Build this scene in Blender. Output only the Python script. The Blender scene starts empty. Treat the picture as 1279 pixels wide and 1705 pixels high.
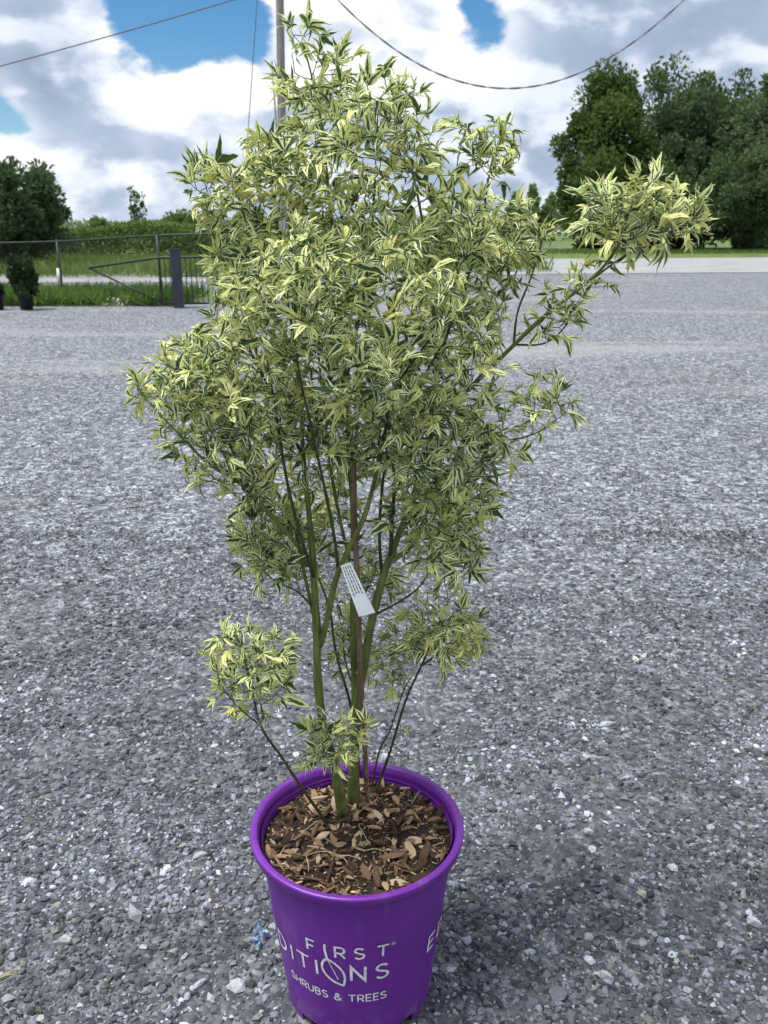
import bpy, math, random
import numpy as np
from mathutils import Vector, Matrix, noise as mnoise

random.seed(7)
rng = np.random.default_rng(7)
scene = bpy.context.scene
col = scene.collection
R_ = math.radians

# ------------------------------------------------------------------ camera
FPX, PITCH, CAMH = 1450.0, R_(17.75), 1.515
cam_data = bpy.data.cameras.new('camera')
cam = bpy.data.objects.new('camera', cam_data)
col.objects.link(cam)
cam.location = (0, 0, CAMH)
cam.rotation_euler = (R_(90) - PITCH, 0, 0)
cam_data.sensor_fit = 'VERTICAL'
cam_data.sensor_height = 36.0
cam_data.lens = FPX / 1705.0 * 36.0
cam_data.clip_end = 3000
cam_data.clip_start = 0.02
cam_data.dof.use_dof = True
cam_data.dof.focus_distance = 1.5
cam_data.dof.aperture_fstop = 11.0
scene.camera = cam
scene.cycles.max_bounces = 5
scene.cycles.diffuse_bounces = 3
scene.cycles.glossy_bounces = 2
scene.cycles.transmission_bounces = 2
scene.cycles.adaptive_threshold = .03
scene.cycles.caustics_reflective = False
scene.cycles.caustics_refractive = False

# ------------------------------------------------------------------ sky, clouds, sun
SUN_EL, SUN_AZ = 68.0, -105.0         # azimuth measured from +Y (ahead) towards +X (right)
EXPOSURE = 0.60
scene.view_settings.view_transform = 'Standard'
scene.view_settings.look = 'None'
scene.view_settings.gamma = 1.0
scene.view_settings.exposure = EXPOSURE
scene.view_settings.use_curve_mapping = False


def ray(px, py):
    x = (px - 639.5) / FPX
    u = -(py - 852.5) / FPX
    return Vector((x, math.cos(PITCH) + u * math.sin(PITCH), -math.sin(PITCH) + u * math.cos(PITCH)))


def at(px, py, Y):
    d = ray(px, py)
    k = Y / d.y
    return Vector((d.x * k, Y, CAMH + d.z * k))


def on_ground(px, py, g=0.0):
    d = ray(px, py)
    k = (g - CAMH) / d.z
    return Vector((d.x * k, d.y * k, g))


class NT:
    """small helper round a node tree"""

    def __init__(self, tree):
        self.t = tree
        tree.nodes.clear()

    def n(self, typ, inputs=None, **props):
        nd = self.t.nodes.new(typ)
        for k, v in props.items():
            setattr(nd, k, v)
        for k, v in (inputs or {}).items():
            s = nd.inputs[k]
            if isinstance(v, bpy.types.NodeSocket):
                self.t.links.new(v, s)
            else:
                s.default_value = v
        return nd

    def math(self, op, a, b=0.0, c=None, clamp=False):
        d = {0: a, 1: b}
        if c is not None:
            d[2] = c
        return self.n('ShaderNodeMath', d, operation=op, use_clamp=clamp).outputs[0]

    def vmath(self, op, a, b=(0, 0, 0), out=0):
        return self.n('ShaderNodeVectorMath', {0: a, 1: b}, operation=op).outputs[out]

    def rng(self, v, a, b, c=0.0, d=1.0, smooth=True):
        return self.n('ShaderNodeMapRange', {'Value': v, 'From Min': a, 'From Max': b, 'To Min': c, 'To Max': d},
                      interpolation_type='SMOOTHSTEP' if smooth else 'LINEAR').outputs[0]

    def mix(self, f, a, b, blend='MIX'):
        nd = self.n('ShaderNodeMix', data_type='RGBA', blend_type=blend)
        for idx, v in ((0, f), (6, a), (7, b)):
            if isinstance(v, bpy.types.NodeSocket):
                self.t.links.new(v, nd.inputs[idx])
            elif idx == 0:
                nd.inputs[0].default_value = v
            else:
                nd.inputs[idx].default_value = (v[0], v[1], v[2], 1)
        return nd.outputs[2]

    def noise(self, vec, scale, detail=4, rough=.5, dist=0.0, out='Fac'):
        d = {'Scale': scale, 'Detail': detail, 'Roughness': rough, 'Distortion': dist}
        if vec is not None:
            d['Vector'] = vec
        return self.n('ShaderNodeTexNoise', d).outputs[out]

    def ramp(self, fac, stops):
        nd = self.n('ShaderNodeValToRGB', {'Fac': fac})
        el = nd.color_ramp.elements
        while len(el) < len(stops):
            el.new(0.5)
        for e, (pos, c) in zip(el, stops):
            e.position = pos
            e.color = (c[0], c[1], c[2], 1)
        return nd.outputs['Color']


world = bpy.data.worlds.new('World')
scene.world = world
world.use_nodes = True
W = NT(world.node_tree)
sky = W.n('ShaderNodeTexSky', sky_type='NISHITA', sun_disc=False, sun_elevation=R_(SUN_EL), sun_rotation=R_(SUN_AZ),
          air_density=1.0, dust_density=0.2, ozone_density=3.0)
deep = W.n('ShaderNodeHueSaturation', {'Hue': .5, 'Saturation': 1.35, 'Value': 1.0, 'Fac': 1.0, 'Color': sky.outputs[0]})
bg_sky = W.n('ShaderNodeBackground', {'Color': deep.outputs[0], 'Strength': 0.080})
geo = W.n('ShaderNodeTexCoord').outputs['Generated']
dirv = W.vmath('NORMALIZE', geo)
sep = W.n('ShaderNodeSeparateXYZ', {0: dirv})
# cloud space: stretched sideways towards the horizon
flat = W.n('ShaderNodeMapping', {'Vector': dirv, 'Location': (3.1, 1.7, 0.4), 'Scale': (1.0, 1.0, 1.75)}).outputs[0]


def cloud_density(v):
    big = W.noise(v, 2.6, 1, .5)
    mid = W.noise(v, 6.5, 6, .57)
    a = W.math('MULTIPLY', big, .45)
    return W.math('MULTIPLY_ADD', mid, .75, a)


def blob(px, py, r, squash=1.0):
    c = ray(px, py).normalized()
    dv = W.vmath('SUBTRACT', dirv, tuple(c))
    if squash != 1.0:
        dv = W.vmath('MULTIPLY', dv, (1.0, 1.0, squash))
    ln = W.vmath('LENGTH', dv, out=1)
    return W.rng(ln, 0.0, r / FPX, 1.0, 0.0)


# billows: rounded cauliflower relief from smooth cells
warp = W.n('ShaderNodeTexNoise', {'Vector': flat, 'Scale': 9.0, 'Detail': 2.0}).outputs['Color']
wv = W.vmath('ADD', flat, W.vmath('SCALE', W.vmath('SUBTRACT', warp, (.5, .5, .5))))
wv.node.inputs[1].links[0].from_node.inputs['Scale'].default_value = .10


def billow(v, sc):
    return W.n('ShaderNodeTexVoronoi', {'Vector': v, 'Scale': sc, 'Detail': 1.0, 'Roughness': .5}, feature='F1', normalize=True).outputs['Distance']


BL = billow(wv, 11.0)
D0 = W.math('MULTIPLY_ADD', BL, -.42, cloud_density(flat))
SH = (0.010, 0.0, 0.050)
D1 = W.math('MULTIPLY_ADD', billow(W.vmath('ADD', wv, SH), 11.0), -.42, cloud_density(W.vmath('ADD', flat, SH)))
dens = W.math('ADD', D0, .10)
for px, py, r, sq, amt in [(205, 100, 130, .75, -.29), (385, 40, 125, 1.0, -.26), (10, 195, 90, 1.3, -.20), (800, 25, 85, .55, -.26),
                           (270, 10, 130, 1.5, -.22), (100, 90, 170, 1.0, .20), (330, 200, 260, 1.2, .16), (1050, 120, 420, 1.0, .22),
                           (620, 60, 190, 1.0, .2), (40, 290, 120, 1.0, .14), (880, 290, 60, 3.0, -.05)]:
    dens = W.math('MULTIPLY_ADD', blob(px, py, r, sq), amt, dens)
dens = W.math('ADD', dens, W.rng(sep.outputs[2], .02, .14, .12, 0.0))
mask = W.rng(dens, .43, .52)
lit = W.rng(W.math('SUBTRACT', D0, D1), -.10, .10)
thick = W.rng(dens, .50, .85)
bright = W.math('ADD', W.math('MULTIPLY', lit, .62), W.math('MULTIPLY_ADD', thick, -.32, .60))
for px, py, r, sq, amt in [(105, 110, 150, 1.1, -.28), (1080, 60, 380, 1.1, -.20), (560, 20, 150, 1, .20), (380, 215, 110, 1, .20), (330, 110, 90, 1, .20),
                           (860, 50, 80, 1, .22), (20, 240, 70, 1, .25), (640, 70, 170, 1, .16)]:
    bright = W.math('MULTIPLY_ADD', blob(px, py, r, sq), amt, bright)
ccol = W.ramp(bright, [(0.05, (.30, .38, .51)), (.40, (.44, .53, .68)), (.72, (.74, .81, .92)), (.98, (1.0, 1.0, 1.0))])
bg_cloud = W.n('ShaderNodeBackground', {'Color': ccol, 'Strength': 0.72})
world.cycles.sampling_method = 'MANUAL'
world.cycles.sample_map_resolution = 512
mixw = W.n('ShaderNodeMixShader', {0: mask, 1: bg_sky.outputs[0], 2: bg_cloud.outputs[0]})
W.n('ShaderNodeOutputWorld', {'Surface': mixw.outputs[0]})

sun_data = bpy.data.lights.new('sun', 'SUN')
sun_data.energy = 3.3
sun_data.angle = R_(26)
sun_data.color = (1.0, .96, .89)
sun = bpy.data.objects.new('sun', sun_data)
col.objects.link(sun)
_sd = Vector((math.sin(R_(SUN_AZ)) * math.cos(R_(SUN_EL)), math.cos(R_(SUN_AZ)) * math.cos(R_(SUN_EL)), math.sin(R_(SUN_EL))))
sun.rotation_euler = _sd.to_track_quat('Z', 'Y').to_euler()
sun.location = _sd * 30

# ------------------------------------------------------------------ object helpers


def tag(o, label=None, cat=None, group=None, kind=None):
    for k, v in (('label', label), ('category', cat), ('group', group), ('kind', kind)):
        if v:
            o[k] = v
    return o


def obj(name, data, parent=None, mat=None):
    o = bpy.data.objects.new(name, data)
    col.objects.link(o)
    if parent is not None:
        o.parent = parent
    if mat is not None and data is not None and not data.materials:
        data.materials.append(mat)
    return o


def empty(name, loc=(0, 0, 0), rz=0.0):
    o = bpy.data.objects.new(name, None)
    o.empty_display_size = .1
    o.location = loc
    o.rotation_euler = (0, 0, rz)
    col.objects.link(o)
    return o


def np_mesh(name, verts, faces, smooth=False, mat=None):
    """verts (N,3); faces (M,3|4) constant size array"""
    verts = np.ascontiguousarray(verts, dtype=np.float32)
    faces = np.ascontiguousarray(faces, dtype=np.int32)
    me = bpy.data.meshes.new(name)
    m, k = faces.shape
    me.vertices.add(len(verts))
    me.vertices.foreach_set('co', verts.ravel())
    me.loops.add(m * k)
    me.loops.foreach_set('vertex_index', faces.ravel())
    me.polygons.add(m)
    me.polygons.foreach_set('loop_start', np.arange(0, m * k, k, dtype=np.int32))
    me.polygons.foreach_set('loop_total', np.full(m, k, dtype=np.int32))
    me.polygons.foreach_set('use_smooth', np.full(m, bool(smooth)))
    me.update(calc_edges=True)
    if mat is not None:
        me.materials.append(mat)
    return me


def set_attr(me, name, arr, typ='FLOAT'):
    a = me.attributes.new(name, typ, 'POINT')
    if typ == 'FLOAT':
        a.data.foreach_set('value', np.ascontiguousarray(arr, dtype=np.float32).ravel())
    elif typ == 'FLOAT_COLOR':
        arr = np.concatenate([arr, np.ones((len(arr), 1))], 1)
        a.data.foreach_set('color', np.ascontiguousarray(arr, dtype=np.float32).ravel())
    elif typ == 'FLOAT_VECTOR':
        a.data.foreach_set('vector', np.ascontiguousarray(arr, dtype=np.float32).ravel())


class MB:
    """collects quads / tris as python lists"""

    def __init__(self):
        self.v, self.f = [], []

    def box(self, c, s, rz=0.0, m=None):
        b = len(self.v)
        ca, sa = math.cos(rz), math.sin(rz)
        for dz in (-.5, .5):
            for dx, dy in ((-.5, -.5), (.5, -.5), (.5, .5), (-.5, .5)):
                x, y = dx * s[0], dy * s[1]
                p = Vector((c[0] + x * ca - y * sa, c[1] + x * sa + y * ca, c[2] + dz * s[2]))
                self.v.append(tuple(m @ p) if m else tuple(p))
        for q in ((3, 2, 1, 0), (4, 5, 6, 7), (0, 1, 5, 4), (1, 2, 6, 5), (2, 3, 7, 6), (3, 0, 4, 7)):
            self.f.append(tuple(b + i for i in q))
        return self

    def tube(self, pts, rad, n=8, cap=True):
        pts = [Vector(p) for p in pts]
        if not hasattr(rad, '__len__'):
            rad = [rad] * len(pts)
        b = len(self.v)
        ref = None
        for i, p in enumerate(pts):
            t = (pts[min(i + 1, len(pts) - 1)] - pts[max(i - 1, 0)])
            t = t.normalized() if t.length > 1e-9 else Vector((0, 0, 1))
            if ref is None:
                ref = t.orthogonal().normalized()
            ref = (ref - t * ref.dot(t))
            ref = ref.normalized() if ref.length > 1e-6 else t.orthogonal().normalized()
            s = t.cross(ref)
            for k in range(n):
                a = 2 * math.pi * k / n
                self.v.append(tuple(p + (ref * math.cos(a) + s * math.sin(a)) * rad[i]))
        for i in range(len(pts) - 1):
            for k in range(n):
                k2 = (k + 1) % n
                self.f.append((b + i * n + k, b + i * n + k2, b + (i + 1) * n + k2, b + (i + 1) * n + k))
        if cap:
            self.f.append(tuple(b + k for k in reversed(range(n))))
            e = b + (len(pts) - 1) * n
            self.f.append(tuple(e + k for k in range(n)))
        return self

    def lathe(self, prof, n=64, c=(0, 0, 0), close=False):
        b = len(self.v)
        for r, z in prof:
            for k in range(n):
                a = 2 * math.pi * k / n
                self.v.append((c[0] + r * math.cos(a), c[1] + r * math.sin(a), c[2] + z))
        m = len(prof)
        for i in range(m if close else m - 1):
            j = (i + 1) % m
            for k in range(n):
                k2 = (k + 1) % n
                self.f.append((b + i * n + k, b + i * n + k2, b + j * n + k2, b + j * n + k))
        return self

    def mesh(self, name, smooth=False, mat=None):
        me = bpy.data.meshes.new(name)
        me.from_pydata(self.v, [], self.f)
        if smooth:
            me.polygons.foreach_set('use_smooth', [True] * len(me.polygons))
        me.update()
        if mat:
            me.materials.append(mat)
        return me

    def build(self, name, mat, parent=None, smooth=False):
        return obj(name, self.mesh(name, smooth, mat), parent)


def spline(pts, n):
    """Catmull-Rom through points -> n points"""
    P = [np.array(p, float) for p in pts]
    P = [2 * P[0] - P[1]] + P + [2 * P[-1] - P[-2]]
    out = []
    m = len(P) - 3
    for i in range(n):
        t = i / (n - 1) * m
        k = min(int(t), m - 1)
        u = t - k
        a, b, c, d = P[k:k + 4]
        out.append(.5 * ((2 * b) + (-a + c) * u + (2 * a - 5 * b + 4 * c - d) * u * u + (-a + 3 * b - 3 * c + d) * u ** 3))
    return out


def smooth01(t):
    t = np.clip(t, 0, 1)
    return t * t * (3 - 2 * t)


def terrain(x, y):
    x = np.asarray(x, float)
    y = np.asarray(y, float)
    return 0.0095 * np.clip(y - 10, 0, 55) * smooth01((x + 5) / 11.0)


# ------------------------------------------------------------------ materials


def new_mat(name):
    m = bpy.data.materials.new(name)
    m.use_nodes = True
    return m, NT(m.node_tree)


def simple(name, color, rough=.6, var=.15, scale=20.0, bump=0.0, bscale=60.0, metallic=0.0, spec=.4):
    m, N = new_mat(name)
    tc = N.n('ShaderNodeTexCoord').outputs['Object']
    nz = N.noise(tc, scale, 5, .6)
    f = N.rng(nz, .3, .7, 1 - var, 1 + var, False)
    c = N.n('ShaderNodeMix', data_type='RGBA', blend_type='MULTIPLY')
    c.inputs[0].default_value = 1
    c.inputs[6].default_value = (*color, 1)
    N.t.links.new(f, c.inputs[7])
    d = {'Base Color': c.outputs[2], 'Roughness': rough, 'Metallic': metallic, 'Specular IOR Level': spec}
    if bump:
        d['Normal'] = N.n('ShaderNodeBump', {'Height': N.noise(tc, bscale, 4, .6), 'Strength': bump, 'Distance': .01}).outputs[0]
    b = N.n('ShaderNodeBsdfPrincipled', d)
    N.n('ShaderNodeOutputMaterial', {'Surface': b.outputs[0]})
    return m


def leaf_mat(name, stops, trans=.35, nscale=.8, rough=.55):
    """background foliage: colour varies by clump and leaf"""
    m, N = new_mat(name)
    a = N.n('ShaderNodeAttribute', attribute_name='lr', attribute_type='GEOMETRY').outputs['Fac']
    tc = N.n('ShaderNodeTexCoord').outputs['Object']
    nz = N.noise(tc, nscale, 3, .5)
    f = N.math('ADD', N.math('MULTIPLY', a, .55), N.math('MULTIPLY', N.rng(nz, .3, .7), .45))
    c = N.ramp(f, stops)
    p = N.n('ShaderNodeBsdfPrincipled', {'Base Color': c, 'Roughness': rough, 'Specular IOR Level': .25})
    t = N.n('ShaderNodeBsdfTranslucent', {'Color': c})
    mx = N.n('ShaderNodeMixShader', {0: trans, 1: p.outputs[0], 2: t.outputs[0]})
    N.n('ShaderNodeOutputMaterial', {'Surface': mx.outputs[0]})
    return m


def gravel_ground_mat():
    m, N = new_mat('gravel_ground')
    pos = N.n('ShaderNodeNewGeometry').outputs['Position']
    v1 = N.n('ShaderNodeTexVoronoi', {'Vector': pos, 'Scale': 62.0, 'Randomness': 1.0}, feature='F1')
    sep1 = N.n('ShaderNodeSeparateColor', {0: v1.outputs['Color']}).outputs[0]
    v2 = N.n('ShaderNodeTexVoronoi', {'Vector': pos, 'Scale': 24.0, 'Randomness': 1.0}, feature='F1')
    sep2 = N.n('ShaderNodeSeparateColor', {0: v2.outputs['Color']}).outputs[1]
    f = N.math('ADD', N.math('MULTIPLY', sep1, .6), N.math('MULTIPLY', sep2, .4))
    c = N.ramp(f, [(0.12, (.026, .029, .034)), (.38, (.108, .118, .138)), (.62, (.188, .204, .240)), (.82, (.35, .375, .43)), (.95, (.52, .55, .61))])
    # worn, dusty wheel tracks running across the lot and dark damp patches
    mp = N.n('ShaderNodeMapping', {'Vector': pos, 'Scale': (.10, .42, 1)}).outputs[0]
    n1 = N.noise(mp, 1.6, 5, .55, .4)
    dust = N.rng(n1, .50, .68)
    n2 = N.noise(pos, .75, 5, .6)
    damp = N.rng(n2, .56, .72)
    sepp = N.n('ShaderNodeSeparateXYZ', {0: pos})
    fine = N.noise(pos, 130, 3, .6)
    dustc = N.ramp(fine, [(.3, (.24, .238, .245)), (.7, (.36, .355, .36))])
    soilc = N.ramp(fine, [(.3, (.035, .032, .028)), (.7, (.10, .095, .085))])
    far = N.rng(sepp.outputs[1], 6.0, 12.0)
    c = N.mix(N.math('MULTIPLY', dust, N.math('MULTIPLY_ADD', far, .55, .10)), c, dustc)
    c = N.mix(N.math('MULTIPLY', damp, .30), c, soilc)
    # fine soil between the near stones
    nearf = N.rng(sepp.outputs[1], 2.2, 5.0, .62, 0.0)
    c = N.mix(nearf, c, N.ramp(fine, [(.3, (.030, .031, .036)), (.7, (.085, .087, .10))]))
    h = N.math('SUBTRACT', 1.0, v1.outputs['Distance'])
    bmp = N.n('ShaderNodeBump', {'Height': h, 'Strength': .8, 'Distance': .012}).outputs[0]
    b = N.n('ShaderNodeBsdfPrincipled', {'Base Color': c, 'Roughness': .88, 'Specular IOR Level': .25, 'Normal': bmp})
    N.n('ShaderNodeOutputMaterial', {'Surface': b.outputs[0]})
    return m


def stone_mat():
    m, N = new_mat('gravel_stone')
    a = N.n('ShaderNodeAttribute', attribute_name='sc', attribute_type='GEOMETRY').outputs['Color']
    pos = N.n('ShaderNodeNewGeometry').outputs['Position']
    nz = N.noise(pos, 260, 2, .65)
    nb = N.noise(pos, 70, 1, .6)
    c = N.mix(1.0, a, N.ramp(nz, [(.25, (.62, .62, .62)), (.75, (1.3, 1.3, 1.3))]), 'MULTIPLY')
    c = N.mix(N.rng(nb, .62, .8, 0, .35), c, (.09, .08, .065))
    pt = N.noise(N.n('ShaderNodeMapping', {'Vector': pos, 'Scale': (.8, 1.3, 1)}).outputs[0], 1.1, 3, .6)
    c = N.mix(1.0, c, N.ramp(pt, [(.36, (.55, .54, .52)), (.50, (.95, .96, .98)), (.66, (1.2, 1.2, 1.2))]), 'MULTIPLY')
    b = N.n('ShaderNodeBsdfPrincipled', {'Base Color': c, 'Roughness': .8, 'Specular IOR Level': .2})
    N.n('ShaderNodeOutputMaterial', {'Surface': b.outputs[0]})
    return m


def maple_leaf_mat():
    m, N = new_mat('variegated_leaf')
    uv = N.n('ShaderNodeAttribute', attribute_name='luv', attribute_type='GEOMETRY').outputs['Vector']
    s = N.n('ShaderNodeSeparateXYZ', {0: uv})
    u, v, r = s.outputs[0], s.outputs[1], s.outputs[2]
    off = N.n('ShaderNodeCombineXYZ', {0: N.math('MULTIPLY', u, .5), 1: N.math('MULTIPLY', v, 1.6), 2: N.math('MULTIPLY', r, 57.0)}).outputs[0]
    nz = N.noise(off, 2.6, 3, .6)
    nz2 = N.noise(off, 7.0, 2, .6)
    au = N.math('ABSOLUTE', u)
    # cream margin of uneven width, wider on some leaves and towards the tip
    e = N.math('ADD', au, N.math('MULTIPLY', N.math('SUBTRACT', nz, .5), 1.35))
    e = N.math('ADD', e, N.math('MULTIPLY', N.math('SUBTRACT', r, .5), .75))
    e = N.math('MULTIPLY_ADD', v, .10, e)
    margin = N.rng(e, .42, .50)
    green = N.ramp(nz2, [(.3, (.020, .054, .012)), (.6, (.040, .092, .020)), (.8, (.080, .14, .042))])
    greyg = N.mix(N.rng(nz, .5, .62, 0, .55), green, (.085, .135, .075))
    cream = N.ramp(r, [(.0, (.82, .88, .60)), (.5, (.80, .86, .46)), (.85, (.78, .82, .36)), (1, (.70, .71, .26))])
    c = N.mix(margin, greyg, cream)
    # pale midrib
    rib = N.rng(au, 0.0, .10, .18, 0.0)
    c = N.mix(rib, c, (.28, .33, .15))
    bmp = N.n('ShaderNodeBump', {'Height': nz2, 'Strength': .25, 'Distance': .003}).outputs[0]
    p = N.n('ShaderNodeBsdfPrincipled', {'Base Color': c, 'Roughness': .48, 'Specular IOR Level': .35, 'Normal': bmp})
    t = N.n('ShaderNodeBsdfTranslucent', {'Color': N.mix(.20, c, (.38, .54, .24), 'MIX')})
    mx = N.n('ShaderNodeMixShader', {0: .26, 1: p.outputs[0], 2: t.outputs[0]})
    N.n('ShaderNodeOutputMaterial', {'Surface': mx.outputs[0]})
    return m


def bark_mat(name, base, dark, streak=(14, 14, 2.5)):
    m, N = new_mat(name)
    tc = N.n('ShaderNodeTexCoord').outputs['Object']
    mp = N.n('ShaderNodeMapping', {'Vector': tc, 'Scale': streak}).outputs[0]
    n1 = N.noise(mp, 6, 6, .65)
    n2 = N.noise(tc, 9, 4, .6)
    c = N.mix(N.rng(n1, .35, .68), dark, base)
    c = N.mix(N.rng(n2, .55, .75, 0, .5), c, (base[0] * 1.5, base[1] * 1.25, base[2] * 1.5))
    bmp = N.n('ShaderNodeBump', {'Height': n1, 'Strength': .4, 'Distance': .004}).outputs[0]
    b = N.n('ShaderNodeBsdfPrincipled', {'Base Color': c, 'Roughness': .6, 'Specular IOR Level': .3, 'Normal': bmp})
    N.n('ShaderNodeOutputMaterial', {'Surface': b.outputs[0]})
    return m


def pot_mat():
    m, N = new_mat('purple_plastic')
    tc = N.n('ShaderNodeTexCoord').outputs['Object']
    mp = N.n('ShaderNodeMapping', {'Vector': tc, 'Scale': (1, 1, .22)}).outputs[0]
    n1 = N.noise(mp, 26, 6, .65, .3)
    n2 = N.noise(tc, 7, 5, .6)
    c = N.mix(N.rng(n2, .35, .7), (.112, .012, .245), (.135, .017, .285))
    dust = N.math('MULTIPLY', N.rng(n1, .52, .80), .22)
    sp = N.n('ShaderNodeSeparateXYZ', {0: tc})
    low = N.rng(sp.outputs[2], .0, .10, .36, 0.0)
    splash = N.math('MULTIPLY', low, N.rng(N.noise(tc, 40, 4, .6), .45, .65))
    c = N.mix(N.math('ADD', dust, splash, clamp=True), c, (.26, .22, .27))
    rgh = N.rng(n2, .3, .7, .34, .46, False)
    bmp = N.n('ShaderNodeBump', {'Height': n1, 'Strength': .06, 'Distance': .004}).outputs[0]
    b = N.n('ShaderNodeBsdfPrincipled', {'Base Color': c, 'Roughness': rgh, 'Specular IOR Level': .45, 'Normal': bmp})
    N.n('ShaderNodeOutputMaterial', {'Surface': b.outputs[0]})
    return m


def chip_mat():
    m, N = new_mat('bark_chip')
    r = N.n('ShaderNodeObjectInfo').outputs['Random']
    a = N.n('ShaderNodeAttribute', attribute_name='lr', attribute_type='GEOMETRY').outputs['Fac']
    rr = N.math('FRACT', N.math('ADD', r, a))
    tc = N.n('ShaderNodeTexCoord').outputs['Object']
    mp = N.n('ShaderNodeMapping', {'Vector': tc, 'Scale': (30, 260, 260)}).outputs[0]
    n1 = N.noise(mp, 1.0, 4, .6)
    c = N.ramp(rr, [(0, (.04, .025, .018)), (.3, (.095, .058, .037)), (.55, (.20, .124, .074)), (.8, (.40, .275, .17)), (1, (.58, .45, .31))])
    c = N.mix(1.0, c, N.ramp(n1, [(.25, (.5, .5, .5)), (.75, (1.25, 1.25, 1.25))]), 'MULTIPLY')
    bmp = N.n('ShaderNodeBump', {'Height': n1, 'Strength': .5, 'Distance': .002}).outputs[0]
    b = N.n('ShaderNodeBsdfPrincipled', {'Base Color': c, 'Roughness': .82, 'Specular IOR Level': .25, 'Normal': bmp})
    N.n('ShaderNodeOutputMaterial', {'Surface': b.outputs[0]})
    return m


M = {
    'gravel': gravel_ground_mat(), 'stone': stone_mat(), 'leaf': maple_leaf_mat(), 'pot': pot_mat(), 'chip': chip_mat(),
    'stem': bark_mat('green_bark', (.175, .225, .060), (.085, .112, .032)),
    'twig': bark_mat('twig_bark', (.085, .090, .036), (.040, .034, .020), (40, 40, 10)),
    'stake': bark_mat('bamboo', (.26, .19, .12), (.12, .075, .05), (20, 20, 1.5)),
    'trunk': bark_mat('tree_bark', (.10, .085, .07), (.03, .025, .02), (3, 3, .6)),
    'pole': bark_mat('weathered_pole', (.30, .285, .27), (.15, .14, .135), (18, 18, .5)),
    'soil': simple('soil', (.028, .019, .013), .95, .5, 60, .9, 160),
    'print': simple('white_print', (.66, .66, .72), .55, .22, 90),
    'black': simple('black_metal', (.012, .014, .013), .45, .2, 8),
    'greenmetal': simple('dark_green_metal', (.020, .028, .024), .5, .2, 6),
    'postblue': simple('slate_post', (.028, .035, .05), .6, .25, 6),
    'wire': simple('galvanised_wire', (.03, .038, .034), .5, .2, 8),
    'cable': simple('cable', (.09, .095, .11), .5, .15, 4),
    'paper': simple('tag_paper', (.70, .76, .80), .45, .04, 30),
    'ink': simple('tag_ink', (.05, .06, .07), .6, .1, 30),
    'band': simple('black_band', (.01, .01, .012), .5, .1, 30),
    'teal': simple('teal_tape', (.0, .16, .18), .4, .1, 30),
    'nursery': simple('nursery_pot', (.014, .017, .024), .5, .2, 10),
    'road': simple('asphalt_road', (.27, .28, .295), .9, .16, .8, .3, 60),
    'grassbase': simple('grass_soil', (.09, .14, .035), .95, .45, 1.2, .5, 12),
    'white': simple('white_plastic', (.7, .7, .68), .5, .06, 10),
    'orange': simple('orange_plastic', (.65, .09, .04), .5, .1, 10),
    'straw': simple('straw', (.40, .37, .22), .7, .2, 30),
    'bluefilm': simple('blue_film', (.16, .30, .52), .4, .2, 60),
    'pinkrock': simple('white_flowers', (.72, .74, .70), .6, .1, 10),
    'grass': leaf_mat('grass_blade', [(0, (.075, .13, .026)), (.5, (.14, .22, .05)), (1, (.25, .31, .10))], .4, .5),
    'weed': leaf_mat('weed_leaf', [(0, (.05, .11, .022)), (.5, (.10, .19, .04)), (1, (.20, .29, .08))], .4, .8),
    'darkleaf': leaf_mat('dark_foliage', [(0, (.045, .080, .036)), (.5, (.085, .142, .060)), (1, (.16, .22, .095))], .42, .35),
    'midleaf': leaf_mat('mid_foliage', [(0, (.036, .070, .018)), (.5, (.072, .125, .030)), (1, (.14, .20, .055))], .38, .35),
    'paleleaf': leaf_mat('pale_foliage', [(0, (.07, .13, .035)), (.5, (.13, .21, .055)), (1, (.22, .29, .10))], .4, .3),
    'hazeleaf': leaf_mat('far_haze_foliage', [(0, (.12, .20, .08)), (.5, (.20, .30, .11)), (1, (.30, .38, .17))], .4, .3),  # leaf greens lightened to paint in distance haze on the far trees
    'yew': leaf_mat('yew_foliage', [(0, (.02, .044, .018)), (.5, (.04, .064, .026)), (1, (.07, .115, .042))], .25, 3.0),
}

# ------------------------------------------------------------------ ground, road, grass sheets
xs = np.unique(np.concatenate([np.linspace(-600, -30, 14), np.linspace(-30, 40, 71), np.linspace(40, 600, 14)]))
ys = np.unique(np.concatenate([np.linspace(-30, 0, 7), np.linspace(0, 80, 81), np.linspace(80, 1200, 16)]))


def grid_sheet(name, gx, gy, dz, mat):
    X, Y = np.meshgrid(gx, gy)
    Z = terrain(X, Y) + dz
    n, m = X.shape
    idx = np.arange(n * m).reshape(n, m)
    F = np.stack([idx[:-1, :-1], idx[:-1, 1:], idx[1:, 1:], idx[1:, :-1]], -1).reshape(-1, 4)
    return np_mesh(name, np.stack([X, Y, Z], -1).reshape(-1, 3), F, True, mat)


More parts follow.
